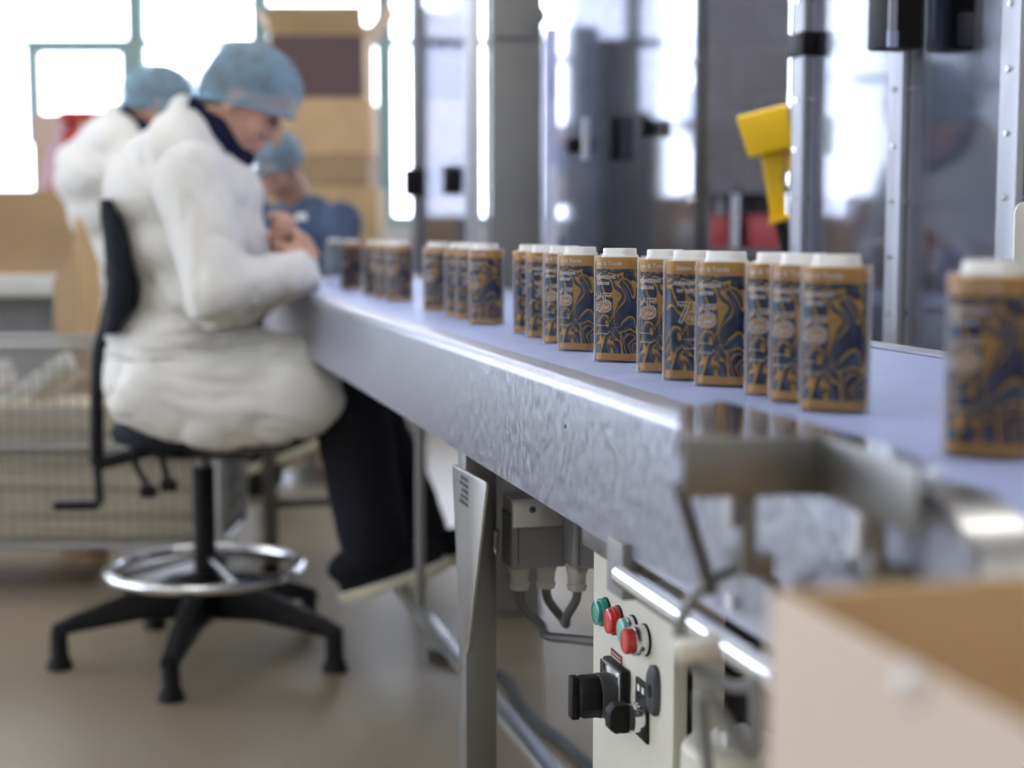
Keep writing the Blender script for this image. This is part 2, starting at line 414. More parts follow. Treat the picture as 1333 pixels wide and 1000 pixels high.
# ================================================================== CONVEYOR
BZ = 0.85; RT0, RT1 = 0.408, 0.4446; FT0, FT1 = 0.872, 0.905; RB = 0.721
S0, S1 = 0.645, 4.75
cv = thing('conveyor', 'long stainless steel conveyor with a pale blue belt', 'conveyor', conv((S0 + S1) / 2, 0.65, 0), UANG)
def rail(name, t_out, t_in):
    """folded sheet: outer face, rolled top edge, top flange, return lips"""
    sg = 1 if t_in > t_out else -1; th = 0.003; R = 0.013
    prof = [(t_in, BZ - 0.02), (t_in, BZ + 0.001)]
    for k in range(5):
        w = PI / 2 + (PI / 2) * k / 4; prof.append((t_out + sg * R + sg * R * math.cos(w), BZ + 0.001 - R + R * math.sin(w)))
    prof += [(t_out, RB), (t_out + sg * 0.03, RB)]
    inner = [(t_out + sg * 0.03, RB + th), (t_out + sg * th, RB + th)]
    for k in range(5):
        w = PI - (PI / 2) * k / 4; inner.append((t_out + sg * R + sg * (R - th) * math.cos(w), BZ + 0.001 - R + (R - th) * math.sin(w)))
    inner += [(t_in - sg * th, BZ + 0.001 - th), (t_in - sg * th, BZ - 0.02)]
    loop = prof + inner
    b = MB(); b.rings([[conv(s, t, z) for t, z in loop] for s in (S0 + 0.10, S1)])
    return b.build(name, 'rail_steel', cv, smooth=True, angle=40)
rail('side_rail', RT0, RT1)
rail('side_rail', FT1, FT0)
# rounded end plates that carry the end roller, with folded edge covers
ER = 0.0650; EZ = BZ + 0.001 - ER
arc = [PI * 1.5 - PI * k / 22 for k in range(23)]
for t0, t1, tc0, tc1 in ((RT0, RT0 + 0.004, RT0, RT1), (FT1 - 0.004, FT1, FT0, FT1)):
    poly = [conv(S0 + 0.10, t0, RB)] + [conv(S0 + ER + ER * math.cos(w), t0, EZ + ER * math.sin(w)) for w in arc] + [conv(S0 + 0.10, t0, BZ + 0.001)]
    MB().prism(poly, V * (t1 - t0)).build('end_plate', 'rail_steel', cv)
    rr_ = []
    for r_, tt_ in ((ER, tc0), (ER, tc1), (ER - 0.003, tc1), (ER - 0.003, tc0)):
        rr_.append([conv(S0 + 0.10, tt_, EZ - r_)] + [conv(S0 + ER + r_ * math.cos(w), tt_, EZ + r_ * math.sin(w)) for w in arc] + [conv(S0 + 0.10, tt_, EZ + r_)])
    MB().rings([[rr_[k][i] for k in range(4)] for i in range(len(rr_[0]))]).build('end_cover', 'steel', cv, smooth=True, angle=40)
MB().cyl(conv(S0 + 0.07, RT0 + 0.01, BZ - 0.062), conv(S0 + 0.07, FT1 - 0.01, BZ - 0.062), 0.052, n=36).build('end_roller', 'chrome', cv, smooth=True)
MB().cyl(conv(S1 - 0.07, RT0 + 0.01, BZ - 0.062), conv(S1 - 0.07, FT1 - 0.01, BZ - 0.062), 0.052, n=28).build('end_roller', 'chrome', cv, smooth=True)
# endless belt
b = MB(); R = 0.058; rings = []
for dr in (0.0, -0.0035):
    r = R + dr; ring = []
    for k in range(17):
        w = PI / 2 + PI * k / 16; ring.append((S0 + 0.065 + r * math.cos(w), BZ - R + r * math.sin(w)))
    for k in range(17):
        w = -PI / 2 + PI * k / 16; ring.append((S1 - 0.065 + r * math.cos(w), BZ - R + r * math.sin(w)))
    rings.append(ring)
n = len(rings[0]); vs = []
for t in (RT1 + 0.001, FT0 - 0.001):
    for ring in rings: vs += [conv(s, t, z) for s, z in ring]
fs = []
for i in range(n):
    j = (i + 1) % n
    fs += [(i, j, 2 * n + j, 2 * n + i), (n + i, 3 * n + i, 3 * n + j, n + j), (i, n + i, n + j, j), (2 * n + i, 2 * n + j, 3 * n + j, 3 * n + i)]
b.add(vs, fs); b.build('belt', 'belt', cv, smooth=True, angle=40)
MB().cbox(S0 + 0.15, S1 - 0.15, RT1 + 0.004, FT0 - 0.004, BZ - 0.045, BZ - 0.0045).build('slider_bed', 'dark_steel', cv)
# thin dark edge line of the far belt guide
MB().cbox(S0 + 0.1, S1, FT0, FT1, BZ + 0.0015, BZ + 0.004).build('edge_strip', 'aluminium', cv)

# legs
def leg_at(s, t, name='leg', size=0.04, ztop=RB + 0.02):
    lg = MB().cbox(s - size / 2, s + size / 2, t - size / 2, t + size / 2, 0.03, ztop).build(name, 'dark_steel', cv, bevel=0.002)
    MB().cyl(conv(s, t, 0.0), conv(s, t, 0.03), 0.028, 0.02, 16).build('levelling_foot', 'black_plastic', lg, smooth=True)
    return lg
TL = 0.436
p = att(606, 760, TL - 0.02); SL = s_of(p) + 0.02
leg_at(SL, TL); leg_at(SL, FT0 + 0.0, ztop=RB + 0.02)
leg_at(SL + 2.6, TL); leg_at(SL + 2.6, FT0)
# tapered gusset plate with rolled top, welded on the leg's outer side
tg = TL - 0.0215
gp = [att(592, 604, tg), att(637, 628, tg), att(612, 851, tg), att(602, 838, tg)]
sA = [s_of(q) for q in gp]; zA = [q.z for q in gp]
poly = []
def rnd(a, bq, c, r, n=5):
    a, bq, c = Vector(a), Vector(bq), Vector(c); d1 = (a - bq).normalized(); d2 = (c - bq).normalized(); out = []
    for k in range(n + 1):
        w = k / n; out.append((bq + d1 * r) * (1 - w) ** 2 + bq * (2 * w * (1 - w)) + (bq + d2 * r) * w ** 2)
    return out
q = [(sA[i], zA[i]) for i in range(4)]
for i in range(4): poly += rnd(q[i - 1], q[i], q[(i + 1) % 4], 0.008 if i < 2 else 0.004)
gus = MB().prism([conv(a[0], tg, a[1]) for a in poly], V * (-0.0035)).build('gusset_plate', 'steel', cv, bevel=0.001)
# small dark data mark on the gusset
b = MB(); mk = att(604, 640, tg - 0.0036); ms, mz = s_of(mk), mk.z
for i in range(5): b.cbox(ms - 0.022, ms + 0.022 - 0.006 * (i % 3), tg - 0.0042, tg - 0.0036, mz - 0.016 + i * 0.0075, mz - 0.0115 + i * 0.0075)
b.build('printed_mark', 'ink_dark', gus)
MB().tube([att(646, 690 + i * 8, TL - 0.004 + 0.001 * (i % 2)) for i in range(5)], [0.003, 0.004, 0.003, 0.004, 0.002], 8).build('weld_bead', 'dark_steel', cv, smooth=True)
# low centre beam, its upright and cross members
MB().cbox(0.9, 4.3, 0.60, 0.632, 0.182, 0.20).build('floor_beam', 'steel', cv, bevel=0.003)
pb = att(547, 700, 0.62)
MB().cyl(conv(s_of(pb), 0.62, 0.2), conv(s_of(pb), 0.62, BZ - 0.12), 0.0105, n=14).build('upright', 'dark_steel', cv, smooth=True)
for s_ in (SL, SL + 2.6): MB().cbox(s_ - 0.015, s_ + 0.015, TL, FT0, 0.19, 0.215).build('cross_bar', 'dark_steel', cv)
# bolt heads on the rail face
for (px, py) in ((736, 555), (962, 660), (957, 782), (1121, 728)):
    c = att(px, py, RT0); MB().cyl(c, c - V * (0.001 if px < 800 else 0.005), 0.0024 if px < 800 else 0.007, n=8).build('bolt', 'dark_steel' if px < 800 else 'chrome', cv)

# chrome bar below the rail with its bracket
tb = RT0 - 0.004; a0 = att(812, 750, tb); zb = a0.z; sb = s_of(a0)
MB().cyl(conv(sb, tb, zb), conv(0.70, tb, zb), 0.0105, n=24).build('round_bar', 'chrome', cv, smooth=True)
br = MB().cbox(sb - 0.006, sb + 0.035, tb - 0.004, tb + 0.012, zb - 0.02, RB + 0.012).build('bar_bracket', 'grey_plastic', cv, bevel=0.003)
MB().cbox(sb + 0.0, sb + 0.16, RT0 + 0.01, RT0 + 0.06, RB - 0.022, RB - 0.001).build('mounting_angle', 'dark_steel', cv, bevel=0.001)

# ------------------------------------------------------------------ infeed guide plate with skirt at the near end
gz = 0.873
pl = [atz(888, 570, gz), atz(1072, 567, gz), atz(1200, 608, gz), atz(1222, 612, gz), atz(1150, 577, gz), atz(1015, 540, gz), atz(940, 522, gz), atz(890, 529, gz)]
gd = thing('guide_plate', 'bent stainless guide plate on rods beside the belt, above the round bar', 'guide plate', (pl[0].x, pl[0].y, gz - 0.05))
MB().prism(pl, (0, 0, -0.003)).build('top_plate', 'chrome', gd)
SK = 0.034
for i, (a, c) in enumerate(((0, 1), (1, 2), (7, 0))):
    a_, c_ = pl[a], pl[c]; d = (c_ - a_).normalized(); nn = Vector((d.y, -d.x, 0)) * 0.003
    h = SK if i < 2 else 0.012
    MB().hexa([a_ - Vector((0, 0, h)), c_ - Vector((0, 0, h)), c_ + nn - Vector((0, 0, h)), a_ + nn - Vector((0, 0, h)), a_, c_, c_ + nn, a_ + nn]).build('skirt', 'dark_steel', gd, bevel=0.0012)
for px, Yq in ((972, 0.868), (1140, 0.808)):
    top = at(px, 640 if px < 1000 else 668, Yq); lo = at(px, 748 if px < 1000 else 765, Yq)
    MB().cyl(lo, (top.x, top.y, gz - 0.004), 0.0055, n=12).build('rod', 'dark_steel', gd, smooth=True)
    MB().cyl(top + Vector((-0.009, -0.002, -0.02)), top + Vector((-0.009, -0.002, 0.001)), 0.004, n=8).build('stud', 'chrome', gd, smooth=True)
    MB().box((lo.x + 0.005, lo.y + 0.012, lo.z + 0.006), (0.022, 0.03, 0.012)).build('rod_clamp', 'dark_steel', gd, bevel=0.001)
s_a = at(884, 632, 0.885); s_b = at(926, 770, 0.92)
MB().cyl(s_a, s_b, 0.0042, n=12).build('stay_rod', 'cable_grey', gd, smooth=True)

# ------------------------------------------------------------------ control cabinet
TP = 0.474
c0 = att(772, 800, TP); c1 = att(876, 920, TP); sF, sN = s_of(c0), s_of(c1); ztop = att(772, 706, TP).z
cab = thing('control_cabinet', 'cream control panel box with coloured push buttons under the conveyor', 'control box', conv((sF + sN) / 2, TP + 0.02, 0))
MB().cbox(sN, sF, TP, TP + 0.014, 0.25, ztop).build('door', 'cream_paint', cab, bevel=0.002)
MB().cbox(sN + 0.002, sF - 0.002, TP + 0.014, TP + 0.019, 0.252, ztop - 0.002).build('gasket', 'black_plastic', cab)
MB().cbox(sN + 0.001, sF - 0.001, TP + 0.019, TP + 0.05, 0.25, ztop).build('housing', 'cream_paint', cab, bevel=0.002)
MB().cbox((sN + sF) / 2 - 0.02, (sN + sF) / 2 + 0.02, TP + 0.02, TP + 0.05, 0, 0.25).build('post', 'dark_steel', cab)
def button(px, py, r, lens, bezel, prot, label):
    c = att(px, py, TP); root = MB().cyl(c, c - V * (prot * 0.62), r, r * 0.97, 28).build('push_button', bezel, cab, bevel=0.001)
    root['label'] = label
    MB().cyl(c + V * 0.001, c - V * 0.002, r * 1.05, n=28).build('seal_ring', 'black_plastic', root, smooth=True)
    b = MB(); rr = r * 0.84; o0 = c - V * (prot * 0.6); ax = (U, Vector((0, 0, 1)), V)
    prof = [(0, rr), (prot * 0.32, rr), (prot * 0.39, rr * 0.9), (prot * 0.42, rr * 0.55)]
    b.rings([[o0 - V * h + U * (q * math.cos(2 * PI * k / 28)) + Vector((0, 0, q * math.sin(2 * PI * k / 28))) for k in range(28)] for h, q in prof])
    b.build('cap', lens, root, smooth=True)
button(790, 797, 0.0145, 'green_lens', 'green_lens', 0.013, 'dark green lamp button')
button(806, 808, 0.0145, 'red_lens', 'red_lens', 0.013, 'dark red lamp button')
button(825, 821, 0.0145, 'pale_green', 'chrome', 0.014, 'pale green button in a chrome ring')
button(841, 833, 0.0145, 'red_lens', 'chrome', 0.022, 'raised red button in a chrome ring')
# rotary main switch
c = att(808, 903, TP); cs = s_of(c)
sw = MB().cbox(cs - 0.030, cs + 0.030, TP - 0.010, TP, c.z - 0.031, c.z + 0.031).build('main_switch', 'black_plastic', cab, bevel=0.003)
MB().cbox(cs - 0.028, cs + 0.028, TP - 0.0125, TP - 0.010, c.z - 0.029, c.z + 0.029).build('switch_plate', 'chrome', sw, bevel=0.001)
MB().cyl(conv(cs, TP - 0.012, c.z), conv(cs, TP - 0.024, c.z), 0.022, n=28).build('switch_collar', 'dark_grey', sw, smooth=True)
b = MB()
b.rings([[conv(cs + q * math.cos(w) * (1 if abs(math.cos(w)) < 0.5 else 0.9), TP - h, c.z + q * math.sin(w)) for w in [2 * PI * (k + 0.5) / 8 for k in range(8)]] for h, q in ((0.024, 0.0215), (0.040, 0.0215), (0.045, 0.019))])
b.build('switch_knob', 'black_plastic', sw, bevel=0.0015)
MB().cbox(cs - 0.0075, cs + 0.0075, TP - 0.052, TP - 0.0435, c.z - 0.021, c.z + 0.021).build('grip_bar', 'black_plastic', sw, bevel=0.002)
# selector switch with legend plate
c = att(838, 927, TP); cs = s_of(c)
se = MB().cbox(cs - 0.0165, cs + 0.0165, TP - 0.003, TP, c.z - 0.026, c.z + 0.030).build('selector_switch', 'black_plastic', cab, bevel=0.001)
for k in (-1, 1): MB().cbox(cs + k * 0.006 - 0.003, cs + k * 0.006 + 0.003, TP - 0.0036, TP - 0.003, c.z + 0.019, c.z + 0.025).build('legend_mark', 'print_white', se)
MB().cyl(conv(cs, TP - 0.003, c.z - 0.004), conv(cs, TP - 0.013, c.z - 0.004), 0.0145, n=26).build('chrome_ring', 'chrome', se, smooth=True)
MB().cyl(conv(cs, TP - 0.013, c.z - 0.004), conv(cs, TP - 0.017, c.z - 0.004), 0.0125, n=26).build('ring_step', 'dark_grey', se, smooth=True)
b = MB(); b.prism([conv(cs - 0.008, TP - 0.016, c.z - 0.016), conv(cs - 0.008, TP - 0.016, c.z + 0.010), conv(cs - 0.008, TP - 0.030, c.z + 0.011), conv(cs - 0.008, TP - 0.036, c.z + 0.004), conv(cs - 0.008, TP - 0.036, c.z - 0.012), conv(cs - 0.008, TP - 0.030, c.z - 0.017)], U * 0.016)
b.build('selector_knob', 'black_plastic', se, bevel=0.002)
# lock escutcheon
c = att(854, 899, TP); cs = s_of(c)
lk = None
ring = lambda h, q: [conv(cs + q * 0.0125 * math.copysign(abs(math.cos(w)) ** 0.75, math.cos(w)), TP - h, c.z + q * 0.0235 * math.copysign(abs(math.sin(w)) ** 0.75, math.sin(w))) for w in [2 * PI * k / 28 for k in range(28)]]
lk = MB().rings([ring(0, 1), ring(0.004, 1), ring(0.0062, 0.85)]).build('lock_cover', 'dark_grey', cab, smooth=True)
MB().cyl(conv(cs, TP - 0.005, c.z), conv(cs, TP - 0.0068, c.z), 0.006, n=18).build('key_hole', 'black_plastic', lk)
# dark red sticker with white print
c = att(803, 860, TP); cs = s_of(c)
stk = MB().cbox(cs - 0.0165, cs + 0.0165, TP - 0.0008, TP, c.z - 0.0085, c.z + 0.0085).build('sticker', 'sticker_red', cab)
MB().cbox(cs - 0.014, cs + 0.014, TP - 0.0010, TP - 0.0008, c.z - 0.0065, c.z + 0.0025).build('sticker_field', 'gland_grey', stk)
tv, tf = text_geo('HOLDERS', 0.0075, 0.0, xs=0.82)
MB().add([conv(cs - v.x, TP - 0.0012, c.z - 0.0048 + v.y) for v in tv], tf).build('lettering', 'sticker_red', stk)
MB().cbox(cs - 0.013, cs + 0.013, TP - 0.0010, TP - 0.0008, c.z + 0.0045, c.z + 0.0058).build('sticker_line', 'gland_grey', stk)

# ------------------------------------------------------------------ junction boxes under the belt
def junction(name, label, px0, px1, py0, py1, t, depth, glands, bracket):
    a = att(px0, py0, t); w = (px1 - px0) * a.y / F; h = (py1 - py0) * a.y / F; s0 = s_of(a) - 0.004; z1 = a.z; z0 = a.z - h
    root = thing(name, label, 'junction box', conv(s0 + depth / 2, t + w / 2, z0), 0, 'junction boxes under the conveyor')
    MB().cbox(s0, s0 + depth, t, t + w, z0, z1 - 0.006).build('body', 'grey_plastic', root, bevel=0.004, seg=3)
    MB().cbox(s0 + 0.002, s0 + depth - 0.002, t + 0.002, t + w - 0.002, z1 - 0.012, z1 + 0.012).build('lid', 'gland_grey', root, bevel=0.003)
    MB().cbox(s0 - 0.0015, s0 - 0.0002, t + w * 0.12, t + w * 0.135, z0 + 0.006, z1 - 0.012).build('seam', 'dark_grey', root)
    if bracket:
        m = MB().cbox(s0 - 0.008, s0 - 0.0055, t + 0.0, t + w + 0.01, z1 - 0.022, z1 + 0.010).build('bracket', 'steel', root, bevel=0.001)
        MB().cbox(s0 - 0.008, s0 + 0.04, t + 0.0, t + w + 0.01, z1 + 0.010, z1 + 0.0125).build('bracket_flange', 'steel', root)
        MB().cbox(s0 + 0.036, s0 + 0.04, t + 0.0, t + w + 0.01, z1 + 0.0125, BZ - 0.120).build('hanger', 'steel', root)
        cc = conv(s0 - 0.008, t + w * 0.33, z1 - 0.0); MB().cyl(cc, cc - U * 0.005, 0.0045, n=6).build('bolt', 'chrome', root)
    else:
        MB().cbox(s0 + 0.02, s0 + 0.03, t + 0.0, t + w, z1, BZ - 0.120).build('hanger', 'steel', root)
    ends = []
    for f in glands:
        cc = conv(s0 + depth * 0.5, t + w * f, z0)
        g = MB().cyl(cc, cc - Vector((0, 0, 0.008)), 0.0135, n=8).build('gland', 'gland_grey', root, bevel=0.001)
        MB().cyl(cc - Vector((0, 0, 0.008)), cc - Vector((0, 0, 0.022)), 0.0115, 0.0105, 14).build('gland_nut', 'gland_grey', g, smooth=True)
        MB().cyl(cc - Vector((0, 0, 0.022)), cc - Vector((0, 0, 0.030)), 0.013, 0.0115, 10).build('gland_cap', 'gland_grey', g)
        ends.append(cc - Vector((0, 0, 0.026)))
    return ends
e1 = junction('junction_box', 'grey junction box with two cable glands nearest the steel leg', 664, 742, 662, 744, 0.462, 0.05, (0.24, 0.72), True)
e2 = junction('junction_box', 'grey junction box with one cable gland, half hidden by the control panel', 746, 800, 672, 744, 0.525, 0.05, (0.24,), False)
ce = att(790, 835, TP + 0.022)
def cable(name, label, pts, r, m, n=10):
    return tag(MB().tube(cardinal(pts, 8), r, n).build(name, m, None, smooth=True), label, 'cable')
dz = lambda p, x, z: Vector((p.x + x, p.y, p.z + z))
cable('cable', 'grey cable sagging from the left gland to the control panel', [e1[0], dz(e1[0], 0.004, -0.025), dz(e1[0], 0.028, -0.050), at(712, 828, e1[0].y - 0.03), at(745, 832, e1[0].y - 0.06), at(778, 836, e1[0].y - 0.09), at(800, 838, e1[0].y - 0.11)], 0.0058, 'cable_grey')
cable('cable', 'grey cable looping in a U between two neighbouring glands', [e1[1], dz(e1[1], 0.003, -0.02), dz(e1[1], 0.018, -0.040), dz((e1[1] + e2[0]) / 2, 0.006, -0.048), dz(e2[0], -0.012, -0.036), dz(e2[0], -0.001, -0.016), e2[0]], 0.0056, 'cable_grey')
# dark cable on the floor behind the leg
fp = [atz(645, 877, 0.012), atz(664, 890, 0.012), atz(676, 915, 0.012), atz(700, 942, 0.012), atz(735, 968, 0.012), atz(772, 1000, 0.012), atz(830, 1040, 0.012)]
cable('floor_cable', 'dark cable snaking over the floor behind the steel leg', [atz(560, 850, 0.012)] + fp, 0.0115, 'dark_grey')
# light cable looped round the bar and tied
lc = at(957, 818, 0.93)
loop = [lc + Vector((0.034 * math.cos(w), 0.012 * math.sin(w * 2), 0.037 * math.sin(w))) for w in [1.9 * PI * k / 30 - 0.9 for k in range(31)]]
cable('cable_loop', 'light grey cable looped around the chrome bar', loop + [loop[-1] + Vector((-0.004, -0.005, -0.04)), at(915, 900, 0.92), at(922, 1010, 0.93), at(925, 1100, 0.95)], 0.0042, 'cable_light')
tt = MB(); tc_ = at(908, 843, 0.915)
tt.box(tc_, (0.030, 0.022, 0.013), (Vector((0.97, 0, 0.2)), Vector((0, 1, 0)), Vector((-0.2, 0, 0.97))))
tag(tt.build('cable_tie', 'tie_white', None, bevel=0.004), 'off white tie holding the looped cable', 'cable tie')

# white round drive housing with star cap below the bar
mo = at(958, 965, 1.20)
dr = thing('drive_housing', 'round cream housing with a star cap behind the control panel', 'housing', (mo.x, mo.y, 0))
MB().cyl((mo.x, mo.y, 0.03), (mo.x, mo.y, mo.z), 0.044, n=36).build('shell', 'cream_paint', dr, bevel=0.008, seg=3)
MB().cyl((mo.x, mo.y, 0.0), (mo.x, mo.y, 0.03), 0.048, n=24).build('foot', 'dark_steel', dr)
b = MB(); b.rings([[Vector((mo.x + (0.017 + 0.0028 * math.cos(6 * w)) * q * math.cos(w), mo.y + (0.017 + 0.0028 * math.cos(6 * w)) * q * math.sin(w), mo.z + h)) for w in [2 * PI * k / 48 for k in range(48)]] for h, q in ((0, 1), (0.007, 1), (0.010, 0.85))])
b.build('star_cap', 'gland_grey', dr, smooth=True)
mh = at(960, 880, 1.52)
mt = thing('motor', 'dark grey motor hanging under the conveyor behind the cable loop', 'motor', (mh.x + 0.02, mh.y, mh.z - 0.06))
MB().cyl((mh.x + 0.02, mh.y, mh.z - 0.05), (mh.x + 0.02, mh.y, BZ - 0.122), 0.058, n=32).build('casing', 'dark_grey', mt, smooth=True)
for k in range(7): MB().cyl((mh.x + 0.02, mh.y, mh.z + 0.0 + 0.016 * k), (mh.x + 0.02, mh.y, mh.z + 0.004 + 0.016 * k), 0.064, n=28).build('cooling_fin', 'dark_grey', mt, smooth=True)

# ================================================================== SPICE CANS
CW, CD, CR = 0.0465, 0.0315, 0.0105
def rrect(w, d, r, n=6):
    """rounded rectangle (x, y) starting at the middle of the front side, going left to right (counter-clockwise from above)"""
    pts = []
    for cx, cy, a0 in ((w / 2 - r, -d / 2 + r, -PI / 2), (w / 2 - r, d / 2 - r, 0), (-w / 2 + r, d / 2 - r, PI / 2), (-w / 2 + r, -d / 2 + r, PI)):
        for k in range(n + 1):
            a = a0 + (PI / 2) * k / n; pts.append((cx + r * math.cos(a), cy + r * math.sin(a)))
    return pts
def wrap(a, off):
    """arc length a along the outline (0 = middle of front, + to the right) -> x, y, moved out by off"""
    L1 = CW / 2 - CR; A = CR * PI / 2; L2 = CD - 2 * CR
    sg = 1 if a >= 0 else -1; a = abs(a)
    if a <= L1: x, y, nx, ny = a, -CD / 2, 0, -1
    elif a <= L1 + A:
        w = (a - L1) / CR; nx, ny = math.sin(w), -math.cos(w); x, y = L1 + CR * nx, -CD / 2 + CR + CR * ny
    else:
        x, y, nx, ny = CW / 2, -CD / 2 + CR + (a - L1 - A), 1, 0
    return sg * (x + nx * off), y + ny * off
def can_proto(a0, label, group):
    t = thing('spice_can', label, 'spice can', (0, 0, 0), 0, group)
    lab = MB().rings([[(x, y, z) for x, y in rrect(CW, CD, CR)] for z in (0.0025, 0.1105)]).build('label_sleeve', 'marble_label', t, smooth=True, angle=50)
    e = 0.0028
    sh = MB().rings([[(x, y, z) for x, y in rrect(CW + 2 * e, CD + 2 * e, CR + e)] for z in (0.0, 0.1120)], cap=False)
    sh.build('clear_film', 'clear_film', t, smooth=True, angle=50)
    b = MB()
    def ringz(k, z, cut=0.0): return [(x, y, z) for x, y in rrect((CW) * k, CD * k + 0.004, min(CR, CD * k * 0.45) - cut)]
    b.rings([ringz(0.80, 0.1105), ringz(0.80, 0.1125), ringz(0.745, 0.1135), ringz(0.73, 0.1190), ringz(0.70, 0.1200)])
    b.build('lid', 'white_plastic', t, smooth=True, angle=40)
    def words(name, body, size, z, dx, m, boldness=0.0, outline=0.0, xs=1.0, off=0.0003):
        vs, fs = text_geo(body, size, boldness, 0.0, outline, xs)
        out = []
        for v in vs:
            x, y = wrap(a0 + dx + v.x, off + v.z); out.append((x, y, z + v.y))
        MB().add(out, fs).build(name, m, lab)
    words('lettering', 'Saison & Toode', 0.0060, 0.1022, 0.004, 'print_white', 0.00008)
    words('lettering', 'meenjenzout', 0.0064, 0.0885, -0.001, 'print_white', 0.00016)
    words('lettering', 'en spices', 0.0064, 0.0818, -0.003, 'print_white', 0.00016)
    words('number_outline', '75', 0.0275, 0.0540, -0.001, 'print_white', 0.0, 0.00055, 1.0, 0.0003)
    oval = MB(); vs = []
    for k in range(29):
        w = 2 * PI * k / 28; q = 0 if k == 28 else 1
        x, y = wrap(a0 + 0.002 + q * 0.0092 * math.cos(w), 0.0005); vs.append((x, y, 0.0585 + q * 0.0062 * math.sin(w)))
    oval.add(vs, [(k, (k + 1) % 28, 28) for k in range(28)]); oval.build('oval_badge', 'print_gold', lab)
    oo = MB(); oo.tube([Vector((*wrap(a0 + 0.002 + 0.0092 * math.cos(w), 0.0005), 0.0585 + 0.0062 * math.sin(w))) for w in [2 * PI * k / 28 for k in range(28)]], 0.0003, 5, True); oo.build('badge_ring', 'print_white', lab)
    words('lettering', 'Zolies', 0.0054, 0.0572, 0.002, 'print_white', 0.00008, 0, 1.0, 0.0007)
    b = MB()
    for z in (0.0385, 0.0300):
        vs = [];
        for k in range(7):
            x, y = wrap(a0 - 0.008 + 0.016 * k / 6, 0.0003); vs += [(x, y, z), (x, y, z + 0.0005)]
        b.add(vs, [(2 * k, 2 * k + 2, 2 * k + 3, 2 * k + 1) for k in range(6)])
    b.build('rule_line', 'print_white', lab)
    return t
CC = 0.137
can_list = [  # left edge px, lateral factor, yaw deg, lettering variant, label
    (1231, 3.72, -30, 0, 'big blurred spice can standing alone at the right edge of the picture'),
    (1040, 3.85, -28, 0, 'rightmost spice can of the long row, in front of the bare belt'),
    (1000, 3.88, -30, 0, 'spice can second from the right end of the long row'),
    (968, 3.90, -27, 0, 'spice can third from the right end of the long row'),
    (903, 3.81, -31, 0, 'fourth spice can from the right end of the long row, its front broadly seen'),
    (861, 3.75, -24, 1, 'spice can turned so that its number faces the camera more fully'),
    (827, 3.77, -28, 0, 'narrowly seen spice can just right of the sharpest one'),
    (771, 3.75, -28, 0, 'sharpest spice can in the middle of the row, its lid standing free'),
    (723, 3.78, -32, 0, 'spice can just left of the sharpest one'),
    (704, 3.90, -30, 0, 'thin slice of a spice can, third from the left end of the long row'),
    (682, 3.95, -26, 1, 'spice can second from the left end of the long row'),
    (665, 4.00, -24, 1, 'leftmost spice can of the long row, right of the steel column'),
    (607, 3.89, -30, 0, 'front spice can of the blurred group left of the long row'),
    (590, 3.95, -28, 1, 'second spice can of the blurred group left of the long row'),
    (576, 3.96, -28, 1, 'third spice can of the blurred group left of the long row'),
    (548, 3.95, -30, 0, 'rear spice can of the blurred group left of the long row'),
    (500, 3.98, -30, 0, 'front spice can of the farthest group near the hands'),
    (486, 4.00, -28, 0, 'second spice can of the farthest group near the hands'),
    (471, 4.02, -28, 1, 'third spice can of the farthest group near the hands'),
    (441, 4.02, -30, 0, 'last labelled spice can, next to the clear jar by the hands'),
]
protos = {}
for (xl, k, yaw, var, label) in can_list:
    Y = F * k * CC / (xl - 140); X = k * CC + Y * U.x / U.y
    loc = (X + 0.0268, Y, BZ)
    if var not in protos:
        protos[var] = can_proto((-0.0135, 0.0045)[var], label, 'marbled spice cans on the belt')
        protos[var].location = loc; protos[var].rotation_euler = (0, 0, math.radians(yaw))
    else: dup(protos[var], loc, math.radians(yaw), label)
# clear empty jar beside the hands
Y = F * 4.0 * CC / (421 - 140); X = 4.0 * CC + Y * U.x / U.y + 0.0268
j = thing('clear_jar', 'clear unlabelled jar with a white lid beside the worker hands', 'jar', (X, Y, BZ), 0)
MB().rings([[(X + x, Y + y, z) for x, y in rrect(CW, CD, CR)] for z in (BZ, BZ + 0.1105)]).build('body', 'clear_jar', j, smooth=True, angle=50)
MB().rings([[(X + x, Y + y, z) for x, y in rrect(CW * q, CD * q, CR * q)] for z, q in ((BZ + 0.1105, 0.8), (BZ + 0.1125, 0.8), (BZ + 0.1135, 0.74), (BZ + 0.12, 0.72))]).build('lid', 'white_plastic', j, smooth=True, angle=40)

# ================================================================== FOREGROUND CARTON
A = atz(1000, 770, 0.842); LW, BW, HT, TH = 0.37, 0.30, 0.30, 0.006
def carton_pt(a, b, z): return Vector((A.x - U.x * a + V.x * b, A.y - U.y * a + V.y * b, z))
bx = thing('carton', 'large open cardboard carton, blurred in the lower right foreground', 'carton', carton_pt(LW / 2, BW / 2, 0.842 - HT))
def wallp(a0, b0, a1, b1, z0, z1, m, name='side_panel'):
    d = (carton_pt(a1, b1, 0) - carton_pt(a0, b0, 0)).normalized(); nn = Vector((-d.y, d.x, 0)) * TH
    p, q = carton_pt(a0, b0, z0), carton_pt(a1, b1, z0); up = Vector((0, 0, z1 - z0))
    return MB().hexa([p, q, q + nn, p + nn, p + up, q + up, q + nn + up, p + nn + up]).build(name, m, bx, bevel=0.0015)
z0, z1 = 0.842 - HT, 0.842
lp = wallp(LW, 0, 0, 0, z0, z1, 'card_pale') if False else None
MB().hexa([carton_pt(0, 0, z0), carton_pt(0, TH, z0), carton_pt(LW, TH, z0), carton_pt(LW, 0, z0), carton_pt(0, 0, z1), carton_pt(0, TH, z1), carton_pt(LW, TH, z1), carton_pt(LW, 0, z1)]).build('side_panel', 'card_pale', bx, bevel=0.0015)
